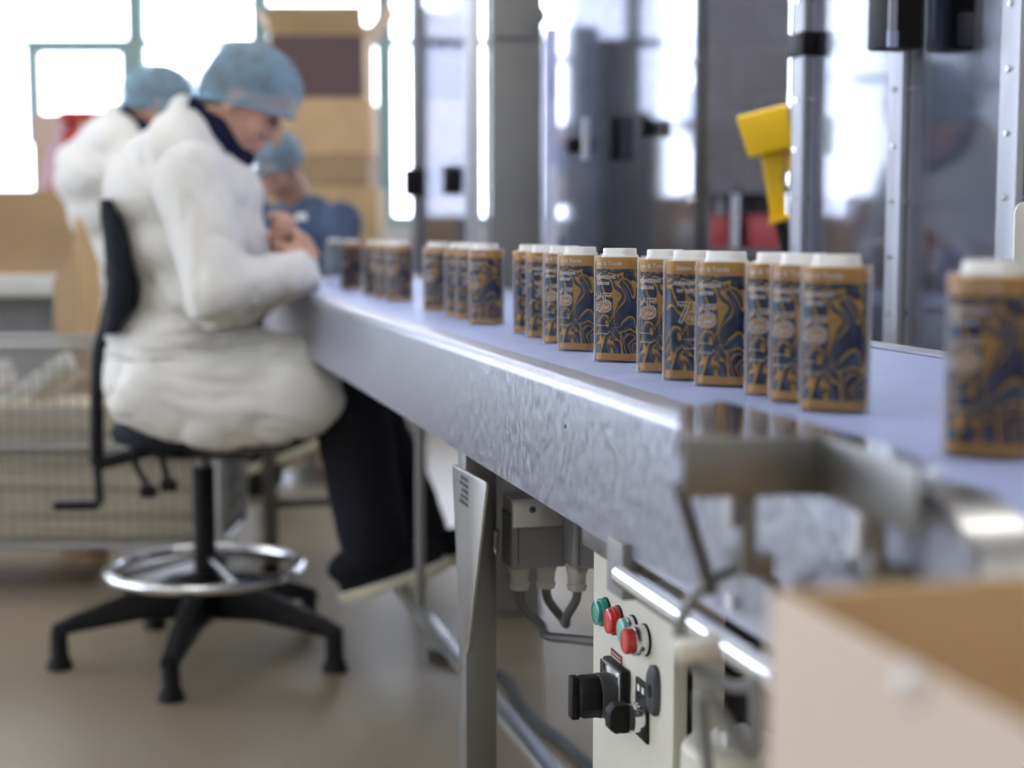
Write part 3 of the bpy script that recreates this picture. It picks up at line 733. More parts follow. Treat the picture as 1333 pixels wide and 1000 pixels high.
MB().hexa([carton_pt(0, BW - TH, z0), carton_pt(0, BW, z0), carton_pt(LW, BW, z0), carton_pt(LW, BW - TH, z0), carton_pt(0, BW - TH, z1), carton_pt(0, BW, z1), carton_pt(LW, BW, z1), carton_pt(LW, BW - TH, z1)]).build('side_panel', 'card', bx, bevel=0.0015)
MB().hexa([carton_pt(0, TH, z0), carton_pt(TH, TH, z0), carton_pt(TH, BW - TH, z0), carton_pt(0, BW - TH, z0), carton_pt(0, TH, z1), carton_pt(TH, TH, z1), carton_pt(TH, BW - TH, z1), carton_pt(0, BW - TH, z1)]).build('end_panel', 'card', bx, bevel=0.0015)
MB().hexa([carton_pt(LW - TH, TH, z0), carton_pt(LW, TH, z0), carton_pt(LW, BW - TH, z0), carton_pt(LW - TH, BW - TH, z0), carton_pt(LW - TH, TH, z1), carton_pt(LW, TH, z1), carton_pt(LW, BW - TH, z1), carton_pt(LW - TH, BW - TH, z1)]).build('end_panel', 'card', bx, bevel=0.0015)
MB().hexa([carton_pt(TH, TH, z0), carton_pt(LW - TH, TH, z0), carton_pt(LW - TH, BW - TH, z0), carton_pt(TH, BW - TH, z0), carton_pt(TH, TH, z0 + TH), carton_pt(LW - TH, TH, z0 + TH), carton_pt(LW - TH, BW - TH, z0 + TH), carton_pt(TH, BW - TH, z0 + TH)]).build('bottom_panel', 'card', bx)
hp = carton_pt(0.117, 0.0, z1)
MB().ell((hp.x - 0.001, hp.y, hp.z - 0.004), (0.005, 0.005, 0.0065)).build('painted_glint', 'white_plastic', bx, smooth=True)  # white blob painted in for a bright glint on the carton rim
st = thing('stand', 'low wooden stand carrying the open foreground carton', 'stand', carton_pt(LW / 2, BW / 2, 0))
MB().hexa([carton_pt(-0.02, -0.02, z0 - 0.025), carton_pt(LW + 0.02, -0.02, z0 - 0.025), carton_pt(LW + 0.02, BW + 0.02, z0 - 0.025), carton_pt(-0.02, BW + 0.02, z0 - 0.025), carton_pt(-0.02, -0.02, z0), carton_pt(LW + 0.02, -0.02, z0), carton_pt(LW + 0.02, BW + 0.02, z0), carton_pt(-0.02, BW + 0.02, z0)]).build('top', 'wood', st)
for a_ in (0.01, LW - 0.01):
    for b_ in (0.01, BW - 0.01):
        c = carton_pt(a_, b_, 0); MB().box((c.x, c.y, (z0 - 0.025) / 2), (0.04, 0.04, z0 - 0.025)).build('leg', 'wood', st)

# ================================================================== MACHINE GUARD ALONG THE BELT
TG = 1.16; GZ = 2.5
gd2 = thing('machine_guard', 'clear machine guard of aluminium posts and plastic panes behind the belt', 'machine guard', conv(3.2, TG, 0), UANG)
def post_s(px): return s_of(att(px, 300, TG))
post_px = [(1327, 0.045), (1177, 0.042), (1049, 0.042), (616, 0.045), (545, 0.05)]
ps = []
for px, w in post_px:
    s_ = post_s(px); ps.append((s_, w))
    po = thing_p = MB().cbox(s_ - w / 2, s_ + w / 2, TG - w / 2, TG + w / 2, 0, GZ).build('post', 'aluminium', gd2, bevel=0.002)
    for off in (-0.010, 0.010):                     # the slots of the profile, seen on the near face
        MB().cbox(s_ - w / 2 - 0.0006, s_ - w / 2, TG + off - 0.0012, TG + off + 0.0012, 0.02, GZ - 0.02).build('slot', 'dark_grey', po)
    if px > 1000:
        for kz in range(9):
            z_ = 0.70 + kz * 0.083 + (0.012 if px < 1100 else 0)
            for off in ((-0.007, 0.009) if kz % 2 == 0 else (0.012,)):
                c = conv(s_ - w / 2, TG + off, z_); MB().cyl(c, c - U * 0.004, 0.0048, 0.004, 12).build('screw', 'chrome', po, smooth=True)
            c = conv(s_ + 0.0, TG - w / 2, z_); MB().cyl(c, c - V * 0.004, 0.0048, 0.004, 12).build('screw', 'chrome', po, smooth=True)
s_d = post_s(911)
MB().cbox(s_d - 0.008, s_d + 0.008, TG - 0.012, TG + 0.012, 0, GZ).build('post', 'dark_grey', gd2, bevel=0.002)
for z_ in (1.33, 1.05, 0.92):
    MB().cyl(conv(s_d, TG - 0.012, z_), conv(s_d, TG - 0.026, z_), 0.007, n=12).build('hinge_pin', 'chrome', gd2, smooth=True)
order = [s_ for s_, _ in ps[:3]] + [s_d] + [post_s(722), ps[3][0], ps[4][0]]
for a_, b_ in [(order[0], order[1]), (order[1], order[2]), (s_d, order[4]), (order[5], order[6])]:
    MB().cbox(a_ + 0.026, b_ - 0.026, TG - 0.003, TG + 0.003, 0.35, GZ - 0.04).build('pane', 'polycarbonate', gd2)
MB().cbox(order[0], order[6], TG - 0.02, TG + 0.02, 0.30, 0.345).build('lower_rail', 'aluminium', gd2)
MB().cbox(order[0], order[6], TG - 0.02, TG + 0.02, GZ - 0.04, GZ).build('upper_rail', 'aluminium', gd2)
# clamp, door handles
s_ = order[2]; zc = at(1050, 54, 2.6).z
MB().cbox(s_ - 0.028, s_ + 0.028, TG - 0.026, TG + 0.030, zc - 0.02, zc + 0.02).build('clamp', 'black_plastic', gd2, bevel=0.003)
MB().cbox(s_ - 0.030, s_ - 0.02, TG + 0.004, TG + 0.028, zc - 0.0205, zc + 0.0205).build('clamp_face', 'aluminium', gd2, bevel=0.002)
for px, py, w, h in ((798, 181, 0.002, 0.085), (748, 190, 0.008, 0.03), (842, 167, 0.006, 0.03), (596, 235, 0.04, 0.08), (546, 238, 0.05, 0.09)):
    c = att(px, py, TG - 0.02); s_ = s_of(c)
    MB().cbox(s_ - 0.018, s_ + 0.018, TG - 0.03 - w, TG - 0.004, c.z - h * 0.6, c.z + h * 0.6).build('latch', 'black_plastic', gd2, bevel=0.005)
c = att(773, 181, TG - 0.04); s_ = s_of(c)
MB().cyl(conv(s_, TG - 0.06, c.z - 0.05), conv(s_, TG - 0.06, c.z + 0.05), 0.009, n=14).build('latch_bar', 'aluminium', gd2, smooth=True)
# sensor head on the middle post
sn = att(1165, 65, TG - 0.05); ss = s_of(sn)
sen = thing('sensor_head', 'black sensor head clamped high on an aluminium post', 'sensor', conv(ss, TG - 0.05, sn.z))
MB().cbox(ss - 0.03, ss + 0.03, TG - 0.080, TG - 0.022, sn.z, GZ - 0.1).build('housing', 'black_plastic', sen, bevel=0.004)
MB().cbox(ss - 0.034, ss - 0.030, TG - 0.078, TG - 0.066, sn.z + 0.001, GZ - 0.12).build('light_strip', 'aluminium', sen)
MB().cbox(ss - 0.036, ss - 0.030, TG - 0.079, TG - 0.065, sn.z + 0.0, sn.z + 0.022).build('end_mark', 'machine_blue', sen)
MB().cbox(ss - 0.03, ss + 0.03, TG + 0.022, TG + 0.062, sn.z + 0.002, GZ - 0.1).build('rear_housing', 'dark_grey', sen, bevel=0.004)
MB().cbox(ss - 0.042, ss - 0.03, TG + 0.03, TG + 0.066, sn.z + 0.004, sn.z + 0.052).build('rear_cover', 'white_paint', sen, bevel=0.004)
# rounded plate at the right edge of the frame
pp = at(1322, 262, 1.75)
q = [(0, -0.6), (0, -0.012), (0.0035, -0.0035), (0.012, 0), (0.08, 0), (0.08, -0.6)]
pl_ = thing('end_stop', 'beige rounded plate standing at the right edge of the picture', 'plate', (pp.x + 0.04, pp.y, 0))
MB().prism([Vector((pp.x + x, pp.y, pp.z + z)) for x, z in q], (0, 0.006, 0)).build('plate', 'cream_paint', pl_, bevel=0.001)
MB().box((pp.x + 0.04, pp.y + 0.02, (pp.z - 0.55) / 2), (0.04, 0.026, pp.z - 0.55)).build('post', 'dark_steel', pl_)

# steel column of the machine
cc = at(672, 300, 3.9)
col = thing('steel_column', 'broad grey steel column standing behind the belt', 'column', (cc.x, cc.y + 0.12, 0))
MB().box((cc.x, cc.y + 0.12, 1.3), (66 * 3.9 / F, 0.24, 2.6)).build('casing', 'grey_paint', col, bevel=0.004)
MB().box((cc.x - 0.072, cc.y + 0.05, 1.3), (0.012, 0.06, 2.6)).build('edge_profile', 'aluminium', col)
ch = at(700, 20, 3.88); MB().cyl((ch.x, ch.y, ch.z), (ch.x, ch.y + 0.02, ch.z), 0.022, n=18).build('lamp_boss', 'grey_paint', col, smooth=True)
MB().box((cc.x, cc.y - 0.003, at(672, 50, 3.9).z), (66 * 3.9 / F - 0.006, 0.006, 0.004)).build('seam', 'dark_grey', col)

# ------------------------------------------------------------------ yellow hand-held gun hanging behind the post
def gp_(px, py, Y): return at(px, py, Y)
gy = 2.95
gun = thing('hand_gun', 'yellow hand-held tool with pistol grip hanging at the guard post', 'hand tool', gp_(1012, 325, gy))
b = MB()
b.hexa([gp_(974, 206, gy), gp_(1034, 192, gy - 0.02), gp_(1046, 190, gy + 0.12), gp_(990, 204, gy + 0.12), gp_(957, 152, gy), gp_(1022, 135, gy - 0.02), gp_(1040, 138, gy + 0.12), gp_(975, 150, gy + 0.12)])
b.build('head', 'yellow', gun, bevel=0.006, seg=3)
b = MB(); b.hexa([gp_(1036, 192, gy - 0.015), gp_(1085, 203, gy + 0.02), gp_(1083, 200, gy + 0.12), gp_(1040, 190, gy + 0.12), gp_(1024, 137, gy - 0.015), gp_(1090, 155, gy + 0.02), gp_(1088, 154, gy + 0.12), gp_(1030, 138, gy + 0.12)])
b.build('rear_housing', 'beige_plastic', gun, bevel=0.005, seg=3)
def sect(px0, px1, py, y0, y1): return [gp_(px0, py, y0), gp_(px1, py - 2, y0), gp_(px1, py - 2, y1), gp_(px0, py, y1)]
MB().rings([sect(990, 1022, 198, gy + 0.02, gy + 0.075), sect(995, 1020, 230, gy + 0.02, gy + 0.07), sect(1001, 1023, 270, gy + 0.02, gy + 0.07), sect(1003, 1025, 284, gy + 0.02, gy + 0.07)]).build('grip', 'yellow', gun, bevel=0.004, seg=3)
b = MB(); b.hexa([gp_(999, 294, gy), gp_(1037, 283, gy), gp_(1037, 283, gy + 0.08), gp_(999, 294, gy + 0.08), gp_(1002, 284, gy), gp_(1037, 277, gy), gp_(1037, 277, gy + 0.08), gp_(1002, 284, gy + 0.08)]); b.build('grip_foot', 'yellow', gun, bevel=0.003)
b = MB(); b.hexa([gp_(1024, 226, gy + 0.02), gp_(1036, 224, gy + 0.02), gp_(1036, 224, gy + 0.06), gp_(1024, 226, gy + 0.06), gp_(1022, 195, gy + 0.02), gp_(1036, 193, gy + 0.02), gp_(1036, 193, gy + 0.06), gp_(1022, 195, gy + 0.06)]); b.build('trigger', 'yellow', gun, bevel=0.003)
MB().tube(cardinal([gp_(1017, 286, gy + 0.04), gp_(1020, 305, gy + 0.04), gp_(1026, 335, gy + 0.04), gp_(1028, 420, gy + 0.05), gp_(1020, 520, gy + 0.06)]), 0.0125, 12).build('cord', 'black_plastic', gun, smooth=True)
MB().cyl(gp_(1042, 150, gy + 0.05), gp_(1048, 150, 2.68), 0.006, n=10).build('hook', 'dark_steel', gun)

# ================================================================== STOOL
def make_stool(label):
    cx, cy = -0.71, 3.50
    t = thing('work_stool', label, 'stool', (cx, cy, 0), 0)
    P = lambda x, y, z: Vector((cx + x, cy + y, z))
    MB().cyl(P(0, 0, 0.10), P(0, 0, 0.20), 0.045, 0.038, 24).build('hub', 'black_plastic', t, smooth=True)
    for k in range(5):
        w = math.radians(-92 + 72 * k); d = Vector((math.cos(w), math.sin(w), 0)); e = Vector((-d.y, d.x, 0))
        o = Vector((cx, cy, 0)); prof = [(0.02, 0.195, 0.10, 0.034), (0.15, 0.172, 0.105, 0.030), (0.30, 0.120, 0.085, 0.024), (0.345, 0.100, 0.072, 0.022)]
        lg = MB().rings([[o + d * r + e * hw + Vector((0, 0, zl)), o + d * r - e * hw + Vector((0, 0, zl)), o + d * r - e * hw * 0.7 + Vector((0, 0, zt)), o + d * r + e * hw * 0.7 + Vector((0, 0, zt))] for r, zt, zl, hw in prof]).build('base_leg', 'black_plastic', t, bevel=0.004)
        f = o + d * 0.33
        MB().rings([[f + Vector((q * math.cos(2 * PI * i / 16), q * math.sin(2 * PI * i / 16), z)) for i in range(16)] for z, q in ((0.0, 0.030), (0.012, 0.029), (0.03, 0.021), (0.085, 0.019))]).build('glide', 'black_plastic', lg, smooth=True)
    MB().cyl(P(0, 0, 0.2), P(0, 0, 0.45), 0.026, n=20).build('column', 'black_plastic', t, smooth=True)
    MB().cyl(P(0, 0, 0.40), P(0, 0, 0.50), 0.014, n=16).build('gas_spring', 'dark_steel', t, smooth=True)
    rr, rz = 0.222, 0.212
    MB().tube([P(rr * math.cos(2 * PI * i / 48), rr * math.sin(2 * PI * i / 48), rz) for i in range(48)], 0.0125, 12, True).build('foot_ring', 'chrome', t, smooth=True)
    for k in range(4):
        w = math.radians(30 + 90 * k); MB().cyl(P(0.02 * math.cos(w), 0.02 * math.sin(w), rz + 0.03), P(rr * math.cos(w), rr * math.sin(w), rz), 0.008, n=10).build('ring_spoke', 'chrome', t, smooth=True)
    MB().box(P(0.01, 0, 0.495), (0.22, 0.16, 0.035)).build('seat_plate', 'dark_grey', t, bevel=0.006)
    b = MB(); b.rings([[P(0.03 + q * 0.225 * math.copysign(abs(math.cos(w)) ** 0.7, math.cos(w)), q * 0.225 * math.copysign(abs(math.sin(w)) ** 0.7, math.sin(w)), z) for w in [2 * PI * i / 36 for i in range(36)]] for z, q in ((0.513, 0.86), (0.522, 0.97), (0.545, 1.0), (0.562, 0.95), (0.568, 0.75))])
    b.build('seat', 'black_fabric', t, smooth=True, angle=60)
    # curved padded backrest
    prof = [(153, 262, 10), (160, 285, 17), (168, 320, 21), (171, 360, 21), (166, 400, 19), (158, 428, 11)]
    rings = []
    for px, py, hw in prof:
        c = at(px, py, cy); ring = []
        for i in range(24):
            w = 2 * PI * i / 24; yy = 0.205 * math.copysign(abs(math.sin(w)) ** 0.6, math.sin(w)); xx = hw * 0.00175 * math.copysign(abs(math.cos(w)) ** 0.8, math.cos(w)) + 0.6 * yy * yy
            ring.append(Vector((c.x + xx, cy + yy, c.z)))
        rings.append(ring)
    MB().rings(rings).build('backrest', 'black_fabric', t, smooth=True, angle=60)
    a = at(147, 380, cy); b2 = at(128, 470, cy); c2 = at(126, 590, cy); d2 = at(140, 600, cy)
    MB().tube(cardinal([a, at(136, 430, cy), b2, c2, at(133, 602, cy), Vector((cx - 0.10, cy, 0.495))], 5), 0.016, 10).build('back_stem', 'black_plastic', t, smooth=True)
    MB().cyl(at(140, 352, cy), at(149, 352, cy), 0.03, n=18).build('knob', 'black_plastic', t, smooth=True)
    for px0, px1, py, yo in ((175, 192, 640, -0.10), (212, 218, 632, -0.12)):
        l = MB().tube(cardinal([Vector((cx - 0.02, cy + yo, 0.49)), at(px0, 590, cy + yo), at(px1, py - 8, cy + yo)], 4), 0.007, 8).build('lever', 'black_plastic', t, smooth=True)
        MB().box(at(px1 + 2, py, cy + yo), (0.035, 0.03, 0.026)).build('lever_grip', 'black_plastic', l, bevel=0.005)
    # armrest-less side adjuster hanging at the rear
    l = MB().tube([c2, at(130, 655, cy)], 0.009, 8).build('rear_rod', 'black_plastic', t, smooth=True)
    MB().box(at(100, 658, cy), (0.105, 0.03, 0.02)).build('rear_grip', 'black_plastic', l, bevel=0.005)
    return t
stool = make_stool('black work stool with chrome foot ring under the nearest worker')

# ================================================================== PEOPLE
def remeshed(b, voxel, smooth_it, name, disp=None):
    me = b.mesh(name); bm = bmesh.new(); bm.from_mesh(me); bmesh.ops.recalc_face_normals(bm, faces=bm.faces); bm.to_mesh(me); bm.free()
    o = bpy.data.objects.new(name, me); COL.objects.link(o)
    m = o.modifiers.new('r', 'REMESH'); m.mode = 'VOXEL'; m.voxel_size = voxel
    if smooth_it:
        s_ = o.modifiers.new('s', 'SMOOTH'); s_.factor = 0.5; s_.iterations = smooth_it
    dg = bpy.context.evaluated_depsgraph_get(); out = bpy.data.meshes.new_from_object(o.evaluated_get(dg))
    bpy.data.objects.remove(o); bpy.data.meshes.remove(me)
    if disp:
        ns = [v.normal.copy() for v in out.vertices]
        for v, nn in zip(out.vertices, ns): v.co += nn * disp(v.co)
    out.name = name
    return out
def hand(b, wrist, tip_dir, palm_n, side, curl=0.9, size=1.0):
    """palm and five bent fingers; tip_dir = along the palm, palm_n = out of the palm, side = towards the thumb"""
    d = Vector(tip_dir).normalized(); n = Vector(palm_n); n = (n - d * n.dot(d)).normalized(); s_ = Vector(side); s_ = (s_ - d * s_.dot(d) - n * s_.dot(n)).normalized()
    w = Vector(wrist); L = size
    b.cap(w, w + d * 0.03 * L, 0.026 * L, 0.030 * L)
    for k, (off, ln, r) in enumerate(((0.028, 0.088, 0.0095), (0.010, 0.094, 0.0098), (-0.009, 0.090, 0.0094), (-0.027, 0.078, 0.0085))):
        kn = w + d * ln * L + s_ * off * L
        b.cap(w + d * 0.02 * L + s_ * off * 0.6 * L, kn, 0.018 * L, 0.0135 * L)
        p = kn; ang = 0.0
        for sl, c in ((0.042, 0.75), (0.026, 1.0), (0.020, 0.7)):
            ang += c * curl; q = p + (d * math.cos(ang) + n * math.sin(ang)) * sl * L
            b.cap(p, q, r * L, r * 0.9 * L); p = q
    base = w + d * 0.022 * L + s_ * 0.026 * L
    m1 = base + (s_ * 0.55 + d * 0.6 + n * 0.5).normalized() * 0.042 * L; m2 = m1 + (d * 0.6 + n * 0.75 - s_ * 0.1).normalized() * 0.030 * L; m3 = m2 + (d * 0.4 + n * 0.7 - s_ * 0.5).normalized() * 0.022 * L
    b.cap(base, m1, 0.016 * L, 0.0125 * L); b.cap(m1, m2, 0.0115 * L, 0.0105 * L); b.cap(m2, m3, 0.0105 * L, 0.009 * L)
def head_parts(b, c, up, fwd, sc_=1.0):
    lt = up.cross(fwd).normalized()
    ax = (fwd, lt, up); Q = lambda f, l, u: c + fwd * f * sc_ + lt * l * sc_ + up * u * sc_
    b.ell(Q(-0.01, 0, 0.025), (0.095 * sc_, 0.075 * sc_, 0.09 * sc_), ax)
    b.ell(Q(0.018, 0, -0.045), (0.068 * sc_, 0.060 * sc_, 0.075 * sc_), ax)
    b.ell(Q(0.052, 0, -0.098), (0.026 * sc_, 0.028 * sc_, 0.022 * sc_), ax)          # chin
    b.cap(Q(0.082, 0, 0.0), Q(0.103, 0, -0.036), 0.010 * sc_, 0.015 * sc_)            # nose
    b.ell(Q(0.094, 0.012, -0.038), 0.009 * sc_); b.ell(Q(0.094, -0.012, -0.038), 0.009 * sc_)
    b.ell(Q(0.072, 0.030, 0.018), (0.016 * sc_, 0.028 * sc_, 0.010 * sc_), ax); b.ell(Q(0.072, -0.030, 0.018), (0.016 * sc_, 0.028 * sc_, 0.010 * sc_), ax)  # brows
    b.ell(Q(0.060, 0.040, -0.035), 0.022 * sc_); b.ell(Q(0.060, -0.040, -0.035), 0.022 * sc_)                                                       # cheeks
    b.cap(Q(0.080, 0.016, -0.066), Q(0.080, -0.016, -0.066), 0.009 * sc_); b.cap(Q(0.077, 0.013, -0.077), Q(0.077, -0.013, -0.077), 0.009 * sc_)    # lips
    for sg in (1, -1): b.ell(Q(-0.008, sg * 0.077, -0.02), (0.018 * sc_, 0.009 * sc_, 0.031 * sc_), ax)                                              # ears
    return Q, lt
def hairnet_mesh(c, up, fwd, lt, r, cut, seed=0):
    b = MB(); rings = []; nu = 40
    for j in range(0, 15):
        th = math.asin(max(-1, min(1, cut + (0.999 - cut) * j / 14.0)))
        ring = []
        for i in range(nu):
            ph = 2 * PI * i / nu; q = 1 + 0.018 * math.sin(9 * ph + seed) * math.cos(th) + 0.015 * math.sin(17 * ph + j)
            ring.append(c + fwd * (r[0] * q * math.cos(th) * math.cos(ph)) + lt * (r[1] * q * math.cos(th) * math.sin(ph)) + up * (r[2] * math.sin(th)))
        rings.append(ring)
    b.rings(rings, True, False); n0 = len(b.v) - nu
    b.f.append(tuple(range(n0, n0 + nu)))
    return b, rings[0]

def dress_head(root, Q, lt, c, up, fwd, net_r, net_off, cut=-0.32, tilt=0.0):
    hb = MB()
    hb.ell(c + up * 0.036 - fwd * 0.017, (0.097, 0.079, 0.092), (fwd, lt, up)); hb.ell(c + up * 0.0 - fwd * 0.055, (0.058, 0.072, 0.075), (fwd, lt, up))
    put('hair', remeshed(hb, 0.008, 3, 'hair'), 'hair', root, True, 80)
    nu_ = up * math.cos(tilt) - fwd * math.sin(tilt); nf_ = fwd * math.cos(tilt) + up * math.sin(tilt)
    nb, ring = hairnet_mesh(c + net_off, nu_, nf_, lt, net_r, cut)
    hn = nb.build('hairnet', 'hairnet', root, smooth=True, angle=80)
    MB().tube(ring, [0.0055 + 0.0012 * math.sin(i * 2.3) for i in range(len(ring))], 7, True).build('elastic_hem', 'hairnet', hn, smooth=True)
    for sg in (1, -1):
        MB().ell(Q(0.083, sg * 0.030, -0.002), (0.010, 0.013, 0.006), (fwd, lt, up)).build('eye', 'eye', root, smooth=True)
    MB().cap(Q(0.0875, 0.017, -0.0715), Q(0.0875, -0.017, -0.0715), 0.0035).build('mouth', 'lips', root, smooth=True)

def fold(v, amp, k):
    """long soft creases: they run down the trunk and arms, and along the lap below the waist"""
    q = min(1.0, max(0.0, (v.z - 0.70) / 0.12)); a = Vector((0.95 - 0.55 * q, 0.0, -0.25 - 0.65 * q)).normalized(); c = Vector((-a.z, 0, a.x))
    w = Vector((v.dot(a) * 3.2, v.y * 6.0, v.dot(c) * 12.0)) * k
    n1 = mnoise.noise(w); n2 = mnoise.noise(w * 1.9 + Vector((3, 1, 7)))
    return amp * (0.9 * n1 + 0.45 * n2) - amp * 0.5 * max(0.0, 1.0 - 5.0 * abs(n2))

def make_coat_worker():
    Y = 3.48
    root = thing('person', 'worker in white coat and blue hairnet, nearest the camera, seated at the belt', 'person', (-0.62, 3.48, 0))
    PX = 0.00175 * (Y / 3.5)
    P = lambda px, py, y=Y: at(px, py, y)
    XA = (Vector((1, 0, 0)), Vector((0, 1, 0)), Vector((0, 0, 1)))
    # ---- body: head, neck, trunk, arms with hands, legs and feet, one surface
    th = math.radians(35); up = Vector((math.sin(th), 0.0, math.cos(th))); fwd = Vector((math.cos(th), 0.0, -math.sin(th)))
    hc = P(321, 130)
    b = MB(); Q, lt = head_parts(b, hc, up, fwd)
    b.cap(P(258, 190), hc - up * 0.05 - fwd * 0.02, 0.062, 0.055)
    b.ell(P(243, 262), (0.11, 0.14, 0.11), XA); b.cap(P(245, 275), P(225, 470), 0.10, 0.11)
    for sg, sh, el, wr in ((-1, P(262, 225, 3.29), P(283, 388, 3.21), P(392, 352, 3.34)), (1, P(262, 225, 3.67), P(300, 385, 3.75), P(350, 320, 3.60))):
        sh = sh.lerp(P(246, 240), 0.35); b.cap(P(246, 235), sh, 0.05, 0.042); b.cap(sh, el, 0.040, 0.038); b.cap(el, wr, 0.042, 0.028)
        if sg < 0: hand(b, wr, P(402, 306, 3.42) - wr, Vector((-0.5, 0.75, 0.15)), Vector((0.2, 0.5, 0.75)), 0.85, 0.95)
        else: hand(b, wr, P(398, 302, 3.50) - wr, Vector((0.15, -0.8, 0.35)), Vector((0.1, -0.2, 0.9)), 0.75, 0.95)
    for y0, kn, an in ((3.39, P(450, 512, 3.38), P(486, 735, 3.38)), (3.57, P(462, 512, 3.60), P(540, 715, 3.60))):
        b.cap(P(225, 500, y0), kn, 0.075, 0.058); b.cap(kn, an, 0.055, 0.040)
        b.cap(an, an + Vector((0.07, 0, -0.01)), 0.038, 0.03)
    put('body', remeshed(b, 0.0055, 2, 'body'), 'skin', root, True, 80)
    dress_head(root, Q, lt, hc, up, fwd, (0.126, 0.104, 0.104), P(321, 113) - hc, -0.42, math.radians(22))
    # ---- navy collar
    cb = MB(); cb.cap(P(256, 160), P(300, 176), 0.060, 0.055); cb.ell(P(283, 172), (0.072, 0.078, 0.05), (Vector((0.75, 0, -0.66)), Vector((0, 1, 0)), Vector((0.66, 0, 0.75))))
    cb.cap(P(272, 150), P(316, 205), 0.038, 0.030)
    put('collar', remeshed(cb, 0.008, 4, 'collar'), 'navy', root, True, 80)
    # ---- coat
    c = MB()
    for px, py, rx, ry, rz in ((252, 176, 44, 0.115, 36), (238, 206, 66, 0.185, 46), (240, 258, 104, 0.215, 66), (256, 315, 96, 0.205, 70), (274, 380, 88, 0.195, 64), (243, 450, 104, 0.205, 62), (232, 490, 97, 0.205, 56)):
        c.ell(P(px, py), (rx * PX, ry, rz * PX), XA, 24, 16)
    c.cap(P(247, 152), P(225, 230), 0.055, 0.13); c.cap(P(190, 235), P(243, 205), 0.085, 0.09)
    for y0, kn in ((3.385, P(412, 488, 3.37)), (3.575, P(420, 488, 3.59))):
        c.cap(P(225, 482, y0), kn, 0.118, 0.088)
    c.ell(P(298, 524), (152 * PX, 0.21, 64 * PX), XA, 24, 16); c.ell(P(392, 512), (72 * PX, 0.205, 60 * PX), XA); c.ell(P(425, 498), (38 * PX, 0.195, 40 * PX), XA)
    c.ell(P(292, 528, 3.285), (140 * PX, 0.045, 56 * PX), XA, 24, 16); c.ell(P(200, 520, 3.29), (60 * PX, 0.05, 38 * PX), XA); c.ell(P(385, 522, 3.285), (66 * PX, 0.05, 50 * PX), XA)
    put('coat', remeshed(c, 0.0105, 16, 'coat', lambda v: fold(v, 0.014, 1.0)), 'coat', root, True, 80)
    for sh, el, wr in ((P(252, 236, 3.315), P(284, 384, 3.21), P(386, 360, 3.325)), (P(262, 225, 3.69), P(300, 385, 3.77), P(350, 328, 3.61))):
        s_ = MB(); s_.cap(sh, el, 0.088, 0.074); s_.cap(el, wr, 0.076, 0.056)
        put('sleeve', remeshed(s_, 0.0095, 8, 'sleeve', lambda v: fold(v, 0.012, 1.2)), 'coat', root, True, 80)
    cw = P(392, 352, 3.34); MB().tube([cw + Vector((0.004, 0, 0.0)) , cw + Vector((0.016, 0.004, 0.012))], [0.041, 0.036], 16).build('cuff', 'black_fabric', root, smooth=True)
    # ---- trousers and shoes
    for y0, kn, an in ((3.39, P(455, 518, 3.38), P(486, 706, 3.38)), (3.57, P(465, 518, 3.60), P(540, 690, 3.60))):
        t = MB(); t.cap(P(250, 505, y0), kn, 0.095, 0.088); t.cap(kn, an, 0.088, 0.080)
        put('trouser_leg', remeshed(t, 0.010, 4, 'trouser_leg', lambda v: fold(v, 0.005, 1.2)), 'trousers', root, True, 80)
    for y0, heel, toe in ((3.38, (446, 786), (586, 738)), (3.60, (500, 750), (610, 730))):
        h = P(*heel, y0); e = P(*toe, y0); d = (e - h).normalized(); n = Vector((-d.z, 0, d.x)); lat = Vector((0, 1, 0)); L = (e - h).length
        outline = []
        for i in range(28):
            w = 2 * PI * i / 28; a = 0.5 - 0.5 * math.cos(w); hw = (0.036 + 0.012 * a) * math.copysign(abs(math.sin(w)) ** 0.7, math.sin(w)); outline.append((a, hw))
        sh = MB().rings([[h + d * (L * (0.5 + (a - 0.5) * q)) + lat * hw * q + n * z for a, hw in outline] for z, q in ((0.022, 0.98), (0.045, 0.95), (0.065, 0.85))])
        sh.ell(h + d * 0.075 + n * 0.075, (0.085, 0.040, 0.045), (d, lat, n)); sh.ell(h + d * 0.17 + n * 0.05, (0.09, 0.044, 0.035), (d, lat, n))
        so = put('shoe', remeshed(sh, 0.006, 3, 'shoe'), 'trousers', root, True, 80)
        MB().rings([[h + d * (L * (0.5 + (a - 0.5) * q)) + lat * hw * q + n * z for a, hw in outline] for z, q in ((0.0, 0.98), (0.006, 1.03), (0.022, 1.04), (0.026, 1.0))]).build('sole', 'sole', so, smooth=True)
    return root
p1 = make_coat_worker()

# small white cap held by the nearest worker
hc_ = at(392, 283, 3.44)
tag(MB().cyl(hc_ - Vector((0, 0, 0.008)), hc_ + Vector((0, 0, 0.010)), 0.014, 0.012, 18).build('jar_cap', 'white_plastic', None, bevel=0.002), 'small white cap held in the nearest worker hands', 'cap')

# second coat worker farther down the belt, on her own stool
off = Vector((-0.20, 1.42, 0)); RZ = math.radians(16)
p2 = dup(p1, (-1.19, 5.14, 0), RZ, 'worker in white coat and hairnet seated behind the nearest one, half hidden', None, 1.09)
so = Matrix.Rotation(RZ, 3, 'Z') @ (Vector((-0.71, 3.50, 0)) - Vector((-0.62, 3.48, 0))) * 1.09

